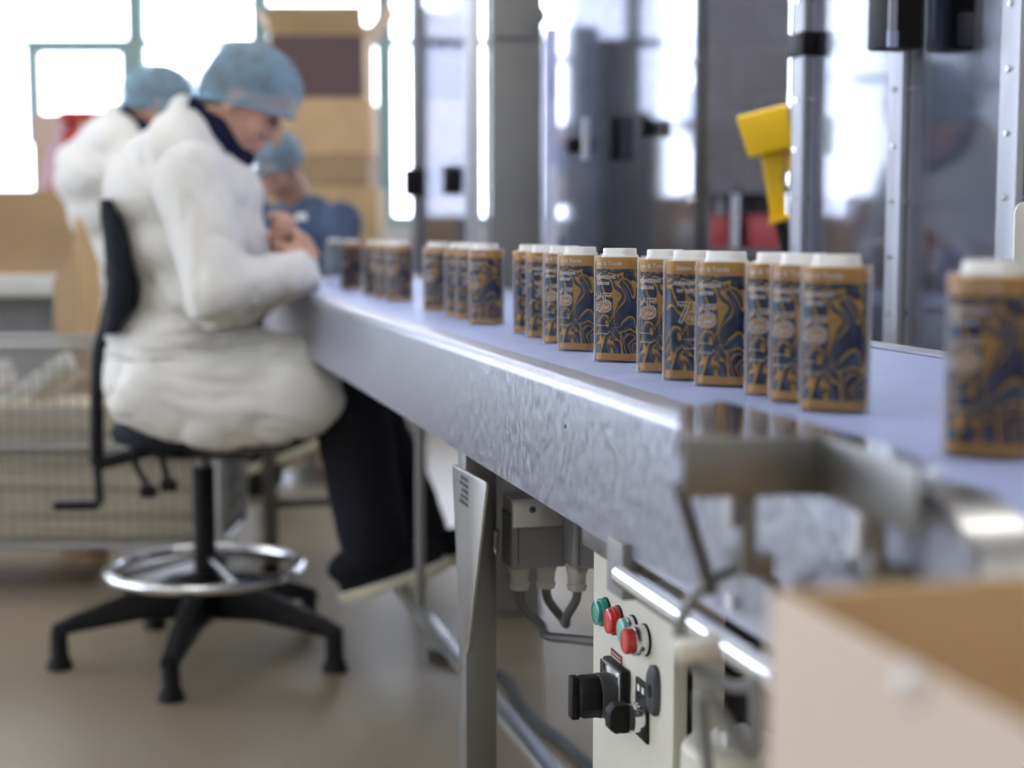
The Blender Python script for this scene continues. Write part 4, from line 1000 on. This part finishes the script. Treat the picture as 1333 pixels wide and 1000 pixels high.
def make_blue_worker():
    """seated worker in a blue top, head bowed, facing the camera and the belt"""
    o = Vector((0, 0, 0)); fx = Vector((-0.55, -0.83, 0)).normalized(); lt0 = Vector((-fx.y, fx.x, 0)); Z = Vector((0, 0, 1))
    Pp = lambda f, l, z: o + fx * f + lt0 * l + Z * z
    root = thing('person', 'worker in blue top and hairnet facing the camera at the far end of the belt', 'person', (0, 0, 0))
    th = math.radians(38); up = (fx * math.sin(th) + Z * math.cos(th)).normalized(); fwd = (fx * math.cos(th) - Z * math.sin(th)).normalized()
    hc = Pp(0.17, 0, 1.21); AX = (fx, lt0, Z)
    b = MB(); Q, lt = head_parts(b, hc, up, fwd)
    b.cap(Pp(0.03, 0, 1.04), hc - up * 0.05 - fwd * 0.02, 0.062, 0.055)
    b.ell(Pp(0.02, 0, 0.93), (0.10, 0.16, 0.14), AX); b.cap(Pp(0.0, 0, 0.9), Pp(-0.03, 0, 0.58), 0.11, 0.12)
    arms = []
    for sg in (-1, 1):
        sh = Pp(0.02, sg * 0.19, 1.0); el = Pp(0.12, sg * 0.27, 0.78); wr = Pp(0.33, sg * 0.10, 0.90); arms.append((sh, el, wr))
        b.cap(Pp(0.02, 0, 1.0), sh, 0.06, 0.055); b.cap(sh, el, 0.048, 0.040); b.cap(el, wr, 0.040, 0.027)
        hand(b, wr, fx + lt0 * (-sg * 0.4) + Z * 0.1, Vector((0, 0, -1)) + lt0 * (-sg * 0.6), lt0 * (-sg) + Z * 0.4, 0.5)
        b.cap(Pp(-0.02, sg * 0.1, 0.56), Pp(0.40, sg * 0.11, 0.55), 0.075, 0.058); b.cap(Pp(0.40, sg * 0.11, 0.55), Pp(0.36, sg * 0.11, 0.10), 0.055, 0.04); b.cap(Pp(0.36, sg * 0.11, 0.07), Pp(0.46, sg * 0.11, 0.04), 0.038, 0.03)
    put('body', remeshed(b, 0.0065, 2, 'body'), 'skin', root, True, 80)
    dress_head(root, Q, lt, hc, up, fwd, (0.120, 0.100, 0.100), up * 0.032 - fwd * 0.012, -0.4, math.radians(20))
    c = MB(); c.ell(Pp(0.02, 0, 0.95), (0.135, 0.205, 0.15), AX); c.cap(Pp(0.0, 0, 0.88), Pp(-0.02, 0, 0.58), 0.16, 0.165); c.ell(Pp(0.03, 0, 1.06), (0.085, 0.12, 0.05), AX)
    for sh, el, wr in arms: c.cap(sh, el, 0.078, 0.066); c.cap(el, wr, 0.064, 0.046)
    put('shirt', remeshed(c, 0.010, 5, 'shirt', lambda v: fold(v, 0.006, 1.1)), 'denim', root, True, 80)
    t = MB()
    for sg in (-1, 1):
        t.cap(Pp(-0.02, sg * 0.1, 0.56), Pp(0.40, sg * 0.11, 0.55), 0.095, 0.078); t.cap(Pp(0.40, sg * 0.11, 0.55), Pp(0.36, sg * 0.11, 0.12), 0.078, 0.066)
    put('trousers', remeshed(t, 0.011, 4, 'trousers'), 'trousers', root, True, 80)
    for sg in (-1, 1):
        s_ = MB(); s_.ell(Pp(0.42, sg * 0.11, 0.045), (0.14, 0.048, 0.045), AX); s_.ell(Pp(0.36, sg * 0.11, 0.075), (0.07, 0.045, 0.05), AX)
        put('shoe', remeshed(s_, 0.008, 3, 'shoe'), 'black_plastic', root, True, 80)
    return root
p3 = make_blue_worker()
h3 = at(361, 215, 6.0)
fx = Vector((-0.55, -0.83, 0)).normalized()
p3.location = (h3.x - fx.x * 0.17, h3.y - fx.y * 0.17, 0); p3.scale = (1.03,) * 3
def simple_stool(x, y, label, h=0.455):
    t = thing('round_stool', label, 'stool', (x, y, 0), 0, 'round stools')
    MB().cyl((x, y, h - 0.055), (x, y, h), 0.17, 0.165, 28).build('seat', 'black_fabric', t, bevel=0.01)
    MB().cyl((x, y, 0.04), (x, y, h - 0.055), 0.025, n=16).build('column', 'dark_steel', t, smooth=True)
    MB().cyl((x, y, 0.0), (x, y, 0.04), 0.20, 0.06, 28).build('base', 'dark_steel', t, smooth=True)
simple_stool(p3.location.x, p3.location.y, 'round black stool under the far worker in blue')
simple_stool(-1.19 + so.x, 5.14 + so.y, 'round black stool under the second worker in a white coat', 0.60)

# ================================================================== LEFT SIDE: CAGE TROLLEY, TABLE, BOXES, LADDER
def carton(name, label, cx, cy, z, sx, sy, sz, rz=0.0, m='card', tape=True, flaps=0.0, group=None, front=None):
    t = thing(name, label, 'carton', (cx, cy, z), rz, group); R = Matrix.Rotation(rz, 3, 'Z')
    G = lambda x, y, h: Vector((cx, cy, z)) + R @ Vector((x, y, h)); ax = tuple(R @ Vector(a) for a in ((1, 0, 0), (0, 1, 0), (0, 0, 1)))
    w = 0.006
    MB().box(G(0, 0, w / 2), (sx, sy, w), ax).build('bottom_panel', m, t)
    for sg in (-1, 1):
        MB().box(G(sg * (sx / 2 - w / 2), 0, (sz + w) / 2), (w, sy, sz - w), ax).build('side_panel', m, t)
        MB().box(G(0, sg * (sy / 2 - w / 2), (sz + w) / 2), (sx - 2 * w, w, sz - w), ax).build('end_panel', (front if front and sg < 0 else m), t)
    if flaps:
        for sg in (-1, 1):
            d = R @ Vector((sg * math.sin(flaps), 0, math.cos(flaps))); a = G(sg * (sx / 2 - w / 2), -sy / 2, sz); e = R @ Vector((0, sy, 0)); nn = R @ Vector((0.004, 0, 0))
            MB().hexa([a, a + nn, a + nn + e, a + e, a + d * sx * 0.45, a + d * sx * 0.45 + nn, a + d * sx * 0.45 + nn + e, a + d * sx * 0.45 + e]).build('flap', m, t)
            d = R @ Vector((0, sg * math.sin(flaps), math.cos(flaps))); a = G(-sx / 2, sg * (sy / 2 - w / 2), sz); e = R @ Vector((sx, 0, 0)); nn = R @ Vector((0, 0.004, 0))
            MB().hexa([a, a + e, a + e + nn, a + nn, a + d * sy * 0.3, a + d * sy * 0.3 + e, a + d * sy * 0.3 + e + nn, a + d * sy * 0.3 + nn]).build('flap', m, t)
    else:
        for sg in (-1, 1): MB().box(G(sg * sx / 4, 0, sz + 0.002), (sx / 2 - 0.002, sy, 0.004), ax).build('flap', m, t)
        if tape: MB().box(G(0, 0, sz + 0.0045), (0.05, sy + 0.004, 0.001), ax).build('tape_strip', 'tape', t)
    return t

# cage trolley behind the stool
gx0, gx1, gy0, gy1 = at(-140, 500, 4.15).x, at(284, 500, 4.15).x, 4.15, 4.50
tz0, tz1 = 0.13, at(60, 452, 4.15).z
cg = thing('cage_trolley', 'wire mesh cage trolley filled with flattened board, behind the stool', 'trolley', ((gx0 + gx1) / 2, (gy0 + gy1) / 2, 0))
for x in (gx0, gx1):
    for y in (gy0, gy1): MB().cyl((x, y, tz0), (x, y, tz1), 0.014, n=12).build('corner_post', 'wire', cg, smooth=True)
for z_ in (tz0, (tz0 + tz1) / 2, tz1):
    for y in (gy0, gy1): MB().cyl((gx0, y, z_), (gx1, y, z_), 0.011, n=10).build('frame_bar', 'wire', cg, smooth=True)
    for x in (gx0, gx1): MB().cyl((x, gy0, z_), (x, gy1, z_), 0.011, n=10).build('frame_bar', 'wire', cg, smooth=True)
def mesh_panel(horiz, fixed, a0, a1):
    b = MB(); n = int((a1 - a0) / 0.031)
    for i in range(1, n):
        u = a0 + (a1 - a0) * i / n
        b.cyl((u, fixed, tz0) if horiz else (fixed, u, tz0), (u, fixed, tz1) if horiz else (fixed, u, tz1), 0.0032, n=5)
    for i in range(1, 9):
        z_ = tz0 + (tz1 - tz0) * i / 9.0
        b.cyl((a0, fixed, z_) if horiz else (fixed, a0, z_), (a1, fixed, z_) if horiz else (fixed, a1, z_), 0.0032, n=5)
    o = b.build('wire_mesh', 'wire', cg); o['kind'] = 'stuff'
mesh_panel(True, gy0, gx0, gx1); mesh_panel(True, gy1, gx0, gx1); mesh_panel(False, gx0, gy0, gy1); mesh_panel(False, gx1, gy0, gy1)
MB().box(((gx0 + gx1) / 2, (gy0 + gy1) / 2, tz0), (gx1 - gx0, gy1 - gy0, 0.02)).build('deck', 'dark_steel', cg)
for x in (gx0 + 0.06, gx1 - 0.06):
    for y in (gy0 + 0.06, gy1 - 0.06):
        MB().cyl((x - 0.015, y, 0.055), (x + 0.015, y, 0.055), 0.055, n=20).build('castor', 'dark_grey', cg, smooth=True)
        MB().box((x, y, 0.10), (0.05, 0.05, 0.06)).build('castor_fork', 'steel', cg)
# flattened boards in the cage
zz = tz0 + 0.01
for i in range(5):
    h = 0.062 + 0.016 * ((i * 7) % 3)
    o = MB().box(((gx0 + gx1) / 2 + 0.01 * ((i * 5) % 3 - 1), (gy0 + gy1) / 2 + 0.012 * ((i * 3) % 3 - 1), zz + h / 2), (gx1 - gx0 - 0.10, gy1 - gy0 - 0.10, h - 0.006)).build('board_bundle', 'card_cream' if 'card_cream' in MATS else mat('card_cream', (0.70, 0.63, 0.48), 0.85, 0, 0.06, 8).name, None)
    tag(o, 'bundle of cream boards lying flat in the cage trolley, %s from the floor' % ('first second third fourth fifth'.split()[i]), 'board', 'boards lying in the cage')
    zz += h
for i, (pa, pb_, w, m) in enumerate((((-40, 600), (105, 505), 0.05, 'white_paint'), ((20, 600), (112, 520), 0.06, 'card_cream'), ((-120, 560), (20, 515), 0.09, 'white_paint'))):
    a = at(*pa, 4.28 + 0.04 * i); b_ = at(*pb_, 4.28 + 0.04 * i); d = (b_ - a).normalized(); n = Vector((-d.z, 0, d.x))
    a = a + Vector((0, 0, max(0, zz + w / 2 + 0.01 - a.z)))
    o = MB().box((a + b_) / 2, ((b_ - a).length, 0.03, w * 0.8), (d, Vector((0, 1, 0)), n)).build('leaning_board', m, None, bevel=0.004)
    tag(o, ('white board leaning up in the cage trolley, with the brightest edge', 'cream board leaning in the cage trolley below the white one', 'wide white board at the left edge in the cage trolley')[i], 'board', 'boards leaning in the cage')

# work table with a big carton on it
tx, ty = at(-60, 360, 5.6).x, 5.9
tzp = at(40, 357, 5.6).z
tb_ = thing('work_table', 'pale work table at the left edge carrying a big carton', 'table', (tx, ty, 0))
MB().box((tx, ty, tzp - 0.04), (1.0, 0.7, 0.08)).build('table_top', 'white_paint', tb_, bevel=0.008)
MB().box((tx, ty + 0.1, tzp - 0.25), (0.86, 0.5, 0.34)).build('drawer_block', 'machine_grey', tb_, bevel=0.008)
for sx in (-0.45, 0.45):
    for sy in (-0.3, 0.3): MB().box((tx + sx, ty + sy, (tzp - 0.08) / 2), (0.05, 0.05, tzp - 0.08)).build('leg', 'dark_steel', tb_)
carton('carton', 'big brown carton on the work table at the left edge', tx - 0.02, ty, tzp, 0.92, 0.6, 0.30, 0, 'card_brown')
# upright open carton between table and nearest worker
oc = at(122, 380, 4.57)
ob = thing('cardboard_sheet', 'tall folded cardboard sheet standing left of the black backrest', 'cardboard', (oc.x, oc.y, 0))
zt = at(110, 280, 4.57).z; zm = at(120, 345, 4.57).z
MB().prism([Vector((at(100, 300, 4.57).x, 4.57, 0.0)), Vector((at(100, 300, 4.57).x, 4.57, zm + 0.06)), Vector((at(96, 300, 4.57).x, 4.57, zt)), Vector((at(108, 300, 4.57).x, 4.57, zt - 0.02)), Vector((at(128, 300, 4.57).x, 4.57, zm)), Vector((at(132, 300, 4.57).x, 4.57, 0.0))], (0, 0.008, 0)).build('front_sheet', 'card', ob)
MB().hexa([(at(60, 300, 4.57).x, 4.62, 0), (at(100, 300, 4.57).x, 4.571, 0), (at(100, 300, 4.57).x, 4.579, 0), (at(60, 300, 4.57).x, 4.628, 0), (at(60, 300, 4.57).x, 4.62, zm - 0.05), (at(100, 300, 4.57).x, 4.571, zm + 0.05), (at(100, 300, 4.57).x, 4.579, zm + 0.05), (at(60, 300, 4.57).x, 4.628, zm - 0.05)]).build('side_sheet', 'card_brown', ob)

# red step ladder
ly = 6.9
ld = thing('step_ladder', 'red step ladder with a pale stile standing by the left window', 'ladder', (at(90, 260, ly).x, ly, 0))
a = at(84, 152, ly); b_ = at(46, 310, ly); sl = (b_ - a) / (a.z - b_.z)
bot = a + sl * a.z
def stile(dx, dy, m, nm):
    MB().hexa([(bot.x + dx - 0.03, bot.y + dy - 0.02, 0), (bot.x + dx + 0.03, bot.y + dy - 0.02, 0), (bot.x + dx + 0.03, bot.y + dy + 0.02, 0), (bot.x + dx - 0.03, bot.y + dy + 0.02, 0), (a.x + dx * 0.7 - 0.03, a.y + dy - 0.02, a.z), (a.x + dx * 0.7 + 0.03, a.y + dy - 0.02, a.z), (a.x + dx * 0.7 + 0.03, a.y + dy + 0.02, a.z), (a.x + dx * 0.7 - 0.03, a.y + dy + 0.02, a.z)]).build(nm, m, ld, bevel=0.004)
stile(0, 0, 'ladder_pink', 'stile'); stile(0.06, 0.02, 'ladder_red', 'stile'); stile(0.40, 0.02, 'ladder_red', 'stile')
for i in range(7):
    f = (i + 0.6) / 7.0; q = bot.lerp(a, f)
    MB().box((q.x + 0.2, q.y + 0.02, q.z), (0.36, 0.10, 0.06)).build('step', 'ladder_red', ld, bevel=0.004)
MB().box((a.x + 0.16, a.y + 0.02, a.z + 0.0), (0.34, 0.14, 0.05)).build('top_step', 'ladder_red', ld, bevel=0.006)
# carton on the window sill side, left of the ladder
wl = at(82, 250, 7.6); carton('carton', 'tan carton standing high on a shelf unit behind the red ladder', wl.x, 7.7, at(80, 252, 7.6).z, 0.26, 0.3, at(80, 150, 7.6).z - at(80, 252, 7.6).z, 0, 'card_pale')
su = thing('shelf_unit', 'low shelf unit under the left window behind the red ladder', 'shelf', (wl.x, 7.7, 0)); zs = at(80, 252, 7.6).z
for z_ in (0.1, 0.65, zs - 0.025): MB().box((wl.x, 7.7, z_), (1.0, 0.4, 0.05)).build('shelf_board', 'machine_grey', su)
for sx in (-0.48, 0.48): MB().box((wl.x + sx, 7.7, (zs - 0.05) / 2), (0.04, 0.4, zs - 0.05)).build('side_panel', 'machine_grey', su)

# ------------------------------------------------------------------ stack of cartons behind the workers
def px_box(name, label, px0, px1, py0, py1, Y, depth, **kw):
    a = at(px0, py1, Y); b_ = at(px1, py0, Y)
    return carton(name, label, (a.x + b_.x) / 2, Y + depth / 2, a.z, b_.x - a.x, depth, b_.z - a.z, **kw)
SY = 6.6
pal_z = 0.14
px_z = lambda py: at(400, py, SY).z
cx_ = (at(345, 200, SY).x + at(482, 200, SY).x) / 2
levels = [(pal_z, px_z(310) - 0.004, 'card', 'lowest carton of the tall stack behind the workers'), (px_z(310) , px_z(243) - 0.006, 'card', 'second carton of the tall stack, behind the worker in blue'), (px_z(243), px_z(200) - 0.006, 'card_brown', 'dark flat carton in the middle of the tall stack'), (px_z(200), px_z(128) - 0.006, 'card', 'light tan carton second from the top of the tall stack')]
for z0_, z1_, m, lb in levels:
    carton('carton', lb, cx_ + 0.02 * math.sin(z0_ * 9), SY + 0.25, z0_, 0.47, 0.46, z1_ - z0_, 0.02 * math.sin(z0_ * 20), m, group='stacked cartons')
zt0, zt1 = px_z(128), px_z(45)
carton('carton', 'open carton with a dark front on top of the tall stack', cx_ + 0.0, SY + 0.25, zt0, 0.40, 0.46, zt1 - zt0, 0.0, 'card', flaps=0.62, group='stacked cartons', front='card_dark')
pal = thing('pallet', 'wooden pallet under the tall stack of cartons', 'pallet', (cx_, SY + 0.25, 0))
for i in range(5): MB().box((cx_ - 0.26 + 0.13 * i, SY + 0.25, 0.127), (0.10, 0.7, 0.022)).build('deck_board', 'wood', pal)
for i in range(3): MB().box((cx_, SY - 0.05 + 0.3 * i, 0.058), (0.62, 0.09, 0.116)).build('stringer', 'wood', pal)
# ================================================================== RIGHT BACKGROUND BEHIND THE GUARD
def block(name, label, cat, px0, px1, py0, Y, depth, m):
    a = at(px0, py0, Y); b_ = at(px1, py0, Y)
    t = thing(name, label, cat, ((a.x + b_.x) / 2, Y + depth / 2, 0)); return t, a, b_
t, a, b_ = block('block_pillar', 'dark grey concrete block pillar behind the yellow tool', 'pillar', 918, 1034, 0, 7.4, 0.45, 'block_wall')
nz = 16; hh = 3.7 / nz
core = MB().box(((a.x + b_.x) / 2, 7.4 + 0.225, ZC / 2), (b_.x - a.x - 0.02, 0.43, ZC)).build('mortar_core', 'machine_grey', t)
for i in range(nz):
    o2 = (i % 2) * 0.10
    x = a.x; cuts = [a.x, a.x + (b_.x - a.x) * (0.38 if i % 2 else 0.62), b_.x]
    for k in range(2): MB().box(((cuts[k] + cuts[k + 1]) / 2, 7.4 + 0.225, hh * (i + 0.5)), (cuts[k + 1] - cuts[k] - 0.012, 0.45, hh - 0.012)).build('block', 'block_wall', t)
# blue machine cabinet with an antenna
t, a, b_ = block('machine_cabinet', 'blue grey machine cabinet with a short antenna seen through the guard', 'machine', 708, 778, 34, 6.0, 0.5, 'machine_blue')
MB().box(((a.x + b_.x) / 2, 6.25, a.z / 2), (b_.x - a.x, 0.5, a.z)).build('casing', 'machine_blue', t, bevel=0.01)
MB().box(((a.x + b_.x) / 2, 5.995, a.z - 0.14), (b_.x - a.x - 0.03, 0.012, 0.22)).build('upper_panel', 'machine_blue', t, bevel=0.004)
MB().box(((a.x + b_.x) / 2, 5.995, a.z * 0.45), (b_.x - a.x - 0.03, 0.012, a.z * 0.5)).build('door', 'machine_pale', t, bevel=0.004)
MB().cyl((at(750, 34, 6.2).x, 6.2, a.z), (at(750, 34, 6.2).x, 6.2, a.z + 0.06), 0.012, 0.004, 10).build('antenna', 'machine_dark', t)
t, a, b_ = block('machine_cabinet', 'stepped pale grey machine beside the blue one, behind the guard latch', 'machine', 780, 818, 50, 6.5, 0.5, 'machine_grey')
MB().box(((a.x + b_.x) / 2, 6.75, a.z / 2), (b_.x - a.x, 0.5, a.z)).build('casing', 'machine_grey', t, bevel=0.01)
MB().box((b_.x + 0.05, 6.75, (a.z - 0.3) / 2), (0.1, 0.5, a.z - 0.3)).build('side_step', 'machine_grey', t, bevel=0.01)
t, a, b_ = block('machine_cabinet', 'low tan machine with a pale front beside the dark guard strip', 'machine', 826, 905, 155, 7.0, 0.5, 'beige_plastic')
MB().box(((a.x + b_.x) / 2, 7.25, a.z / 2), (b_.x - a.x, 0.5, a.z)).build('casing', 'card_pale', t, bevel=0.01)
MB().box(((a.x + b_.x) / 2, 6.995, a.z * 0.6), (b_.x - a.x - 0.05, 0.012, a.z * 0.5)).build('door', 'white_paint', t, bevel=0.004)
# rack with red crates
t, a, b_ = block('rack', 'dark steel rack with red crates behind the yellow tool', 'rack', 915, 1040, 246, 5.0, 0.4, 'machine_dark')
zr = [at(950, q, 5.0).z for q in (322, 246)]
for z_ in (0.15, 0.5, zr[0] - 0.02, zr[1]): MB().box(((a.x + b_.x) / 2, 5.2, z_), (b_.x - a.x, 0.4, 0.03)).build('shelf_board', 'machine_dark', t)
for x in (a.x + 0.012, b_.x - 0.012, at(957, 280, 5.0).x):
    for y in (5.012, 5.388): MB().box((x, y, zr[1] / 2), (0.024, 0.024, zr[1])).build('upright', 'steel' if abs(x - at(957, 280, 5.0).x) < 0.01 else 'machine_dark', t)
MB().box(((a.x + b_.x) / 2, 5.39, zr[1] / 2), (b_.x - a.x, 0.01, zr[1])).build('back_panel', 'machine_dark', t)
for i, (q0, q1) in enumerate(((922, 950), (975, 1020))):
    xa, xb = at(q0, 300, 5.03).x, at(q1, 300, 5.03).x; z0_ = zr[0] - 0.005; h = 0.10
    cr_ = thing('crate', ('narrow red crate at the left of the dark rack', 'wider red crate below the yellow tool on the dark rack')[i], 'crate', ((xa + xb) / 2, 5.2, z0_), 0, 'red crates')
    MB().box(((xa + xb) / 2, 5.2, z0_ + h / 2), (xb - xa, 0.3, h)).build('body', 'crate_red', cr_, bevel=0.006)
    MB().box(((xa + xb) / 2, 5.2, z0_ + h + 0.004), (xb - xa + 0.012, 0.31, 0.014)).build('rim', 'crate_red', cr_, bevel=0.004)
# big dark machine body behind the right panes
TM = 1.47
s_a_, s_b_ = s_of(att(1420, 300, TM)), s_of(att(1098, 300, TM))
t = thing('packing_machine', 'blue grey packing machine behind the right guard panes', 'machine', conv((s_a_ + s_b_) / 2, TM + 0.2, 0), UANG)
MB().cbox(s_a_, s_b_, TM, TM + 0.45, 0.06, 2.3).build('casing', 'machine_pale', t, bevel=0.01)
MB().cbox(s_a_ + 0.05, s_b_ - 0.05, TM + 0.03, TM + 0.42, 0.0, 0.06).build('plinth', 'black_plastic', t)
nd = 3
for k in range(nd):
    d0 = s_a_ + 0.02 + (s_b_ - s_a_ - 0.04) * k / nd; d1 = s_a_ + 0.02 + (s_b_ - s_a_ - 0.04) * (k + 1) / nd - 0.012
    dd = MB().cbox(d0, d1, TM - 0.012, TM, 1.04, 2.26).build('door', 'machine_pale', t, bevel=0.004)
    MB().cbox(d0 + 0.02, d0 + 0.032, TM - 0.035, TM - 0.012, 1.2, 1.32).build('handle', 'aluminium', dd, bevel=0.003)
    MB().cbox(d0, d1, TM - 0.012, TM, 0.10, 0.84).build('door', 'machine_grey', t, bevel=0.004)
for k in range(7):
    d0 = s_a_ + 0.05 + 0.14 * k
    MB().cbox(d0, d0 + 0.09, TM - 0.03, TM, 0.88, 0.99 - 0.02 * (k % 3)).build('module', ('white_paint', 'machine_grey', 'machine_blue', 'crate_red', 'white_paint', 'machine_grey', 'white_paint')[k], t, bevel=0.004)
bpy.context.view_layer.update()
# fill lamp added out of view to brighten the dark right pane
ml = thing('added_fill_lamp', 'added strip lamp, unseen, that brightens the machine behind the guard', 'lamp', conv(3.1, 1.31, 2.36), UANG)
MB().cbox(2.0, 4.4, 1.27, 1.35, 2.39, 2.43).build('housing', 'white_paint', ml, bevel=0.004)
MB().cbox(2.05, 4.35, 1.275, 1.345, 2.375, 2.39).build('diffuser', 'fill_white', ml)
for s_ in (order[1], order[2]): MB().cbox(s_ - 0.01, s_ + 0.01, TG + 0.02, 1.28, 2.41, 2.425).build('lamp_bracket', 'aluminium', ml)
bpy.context.view_layer.update()
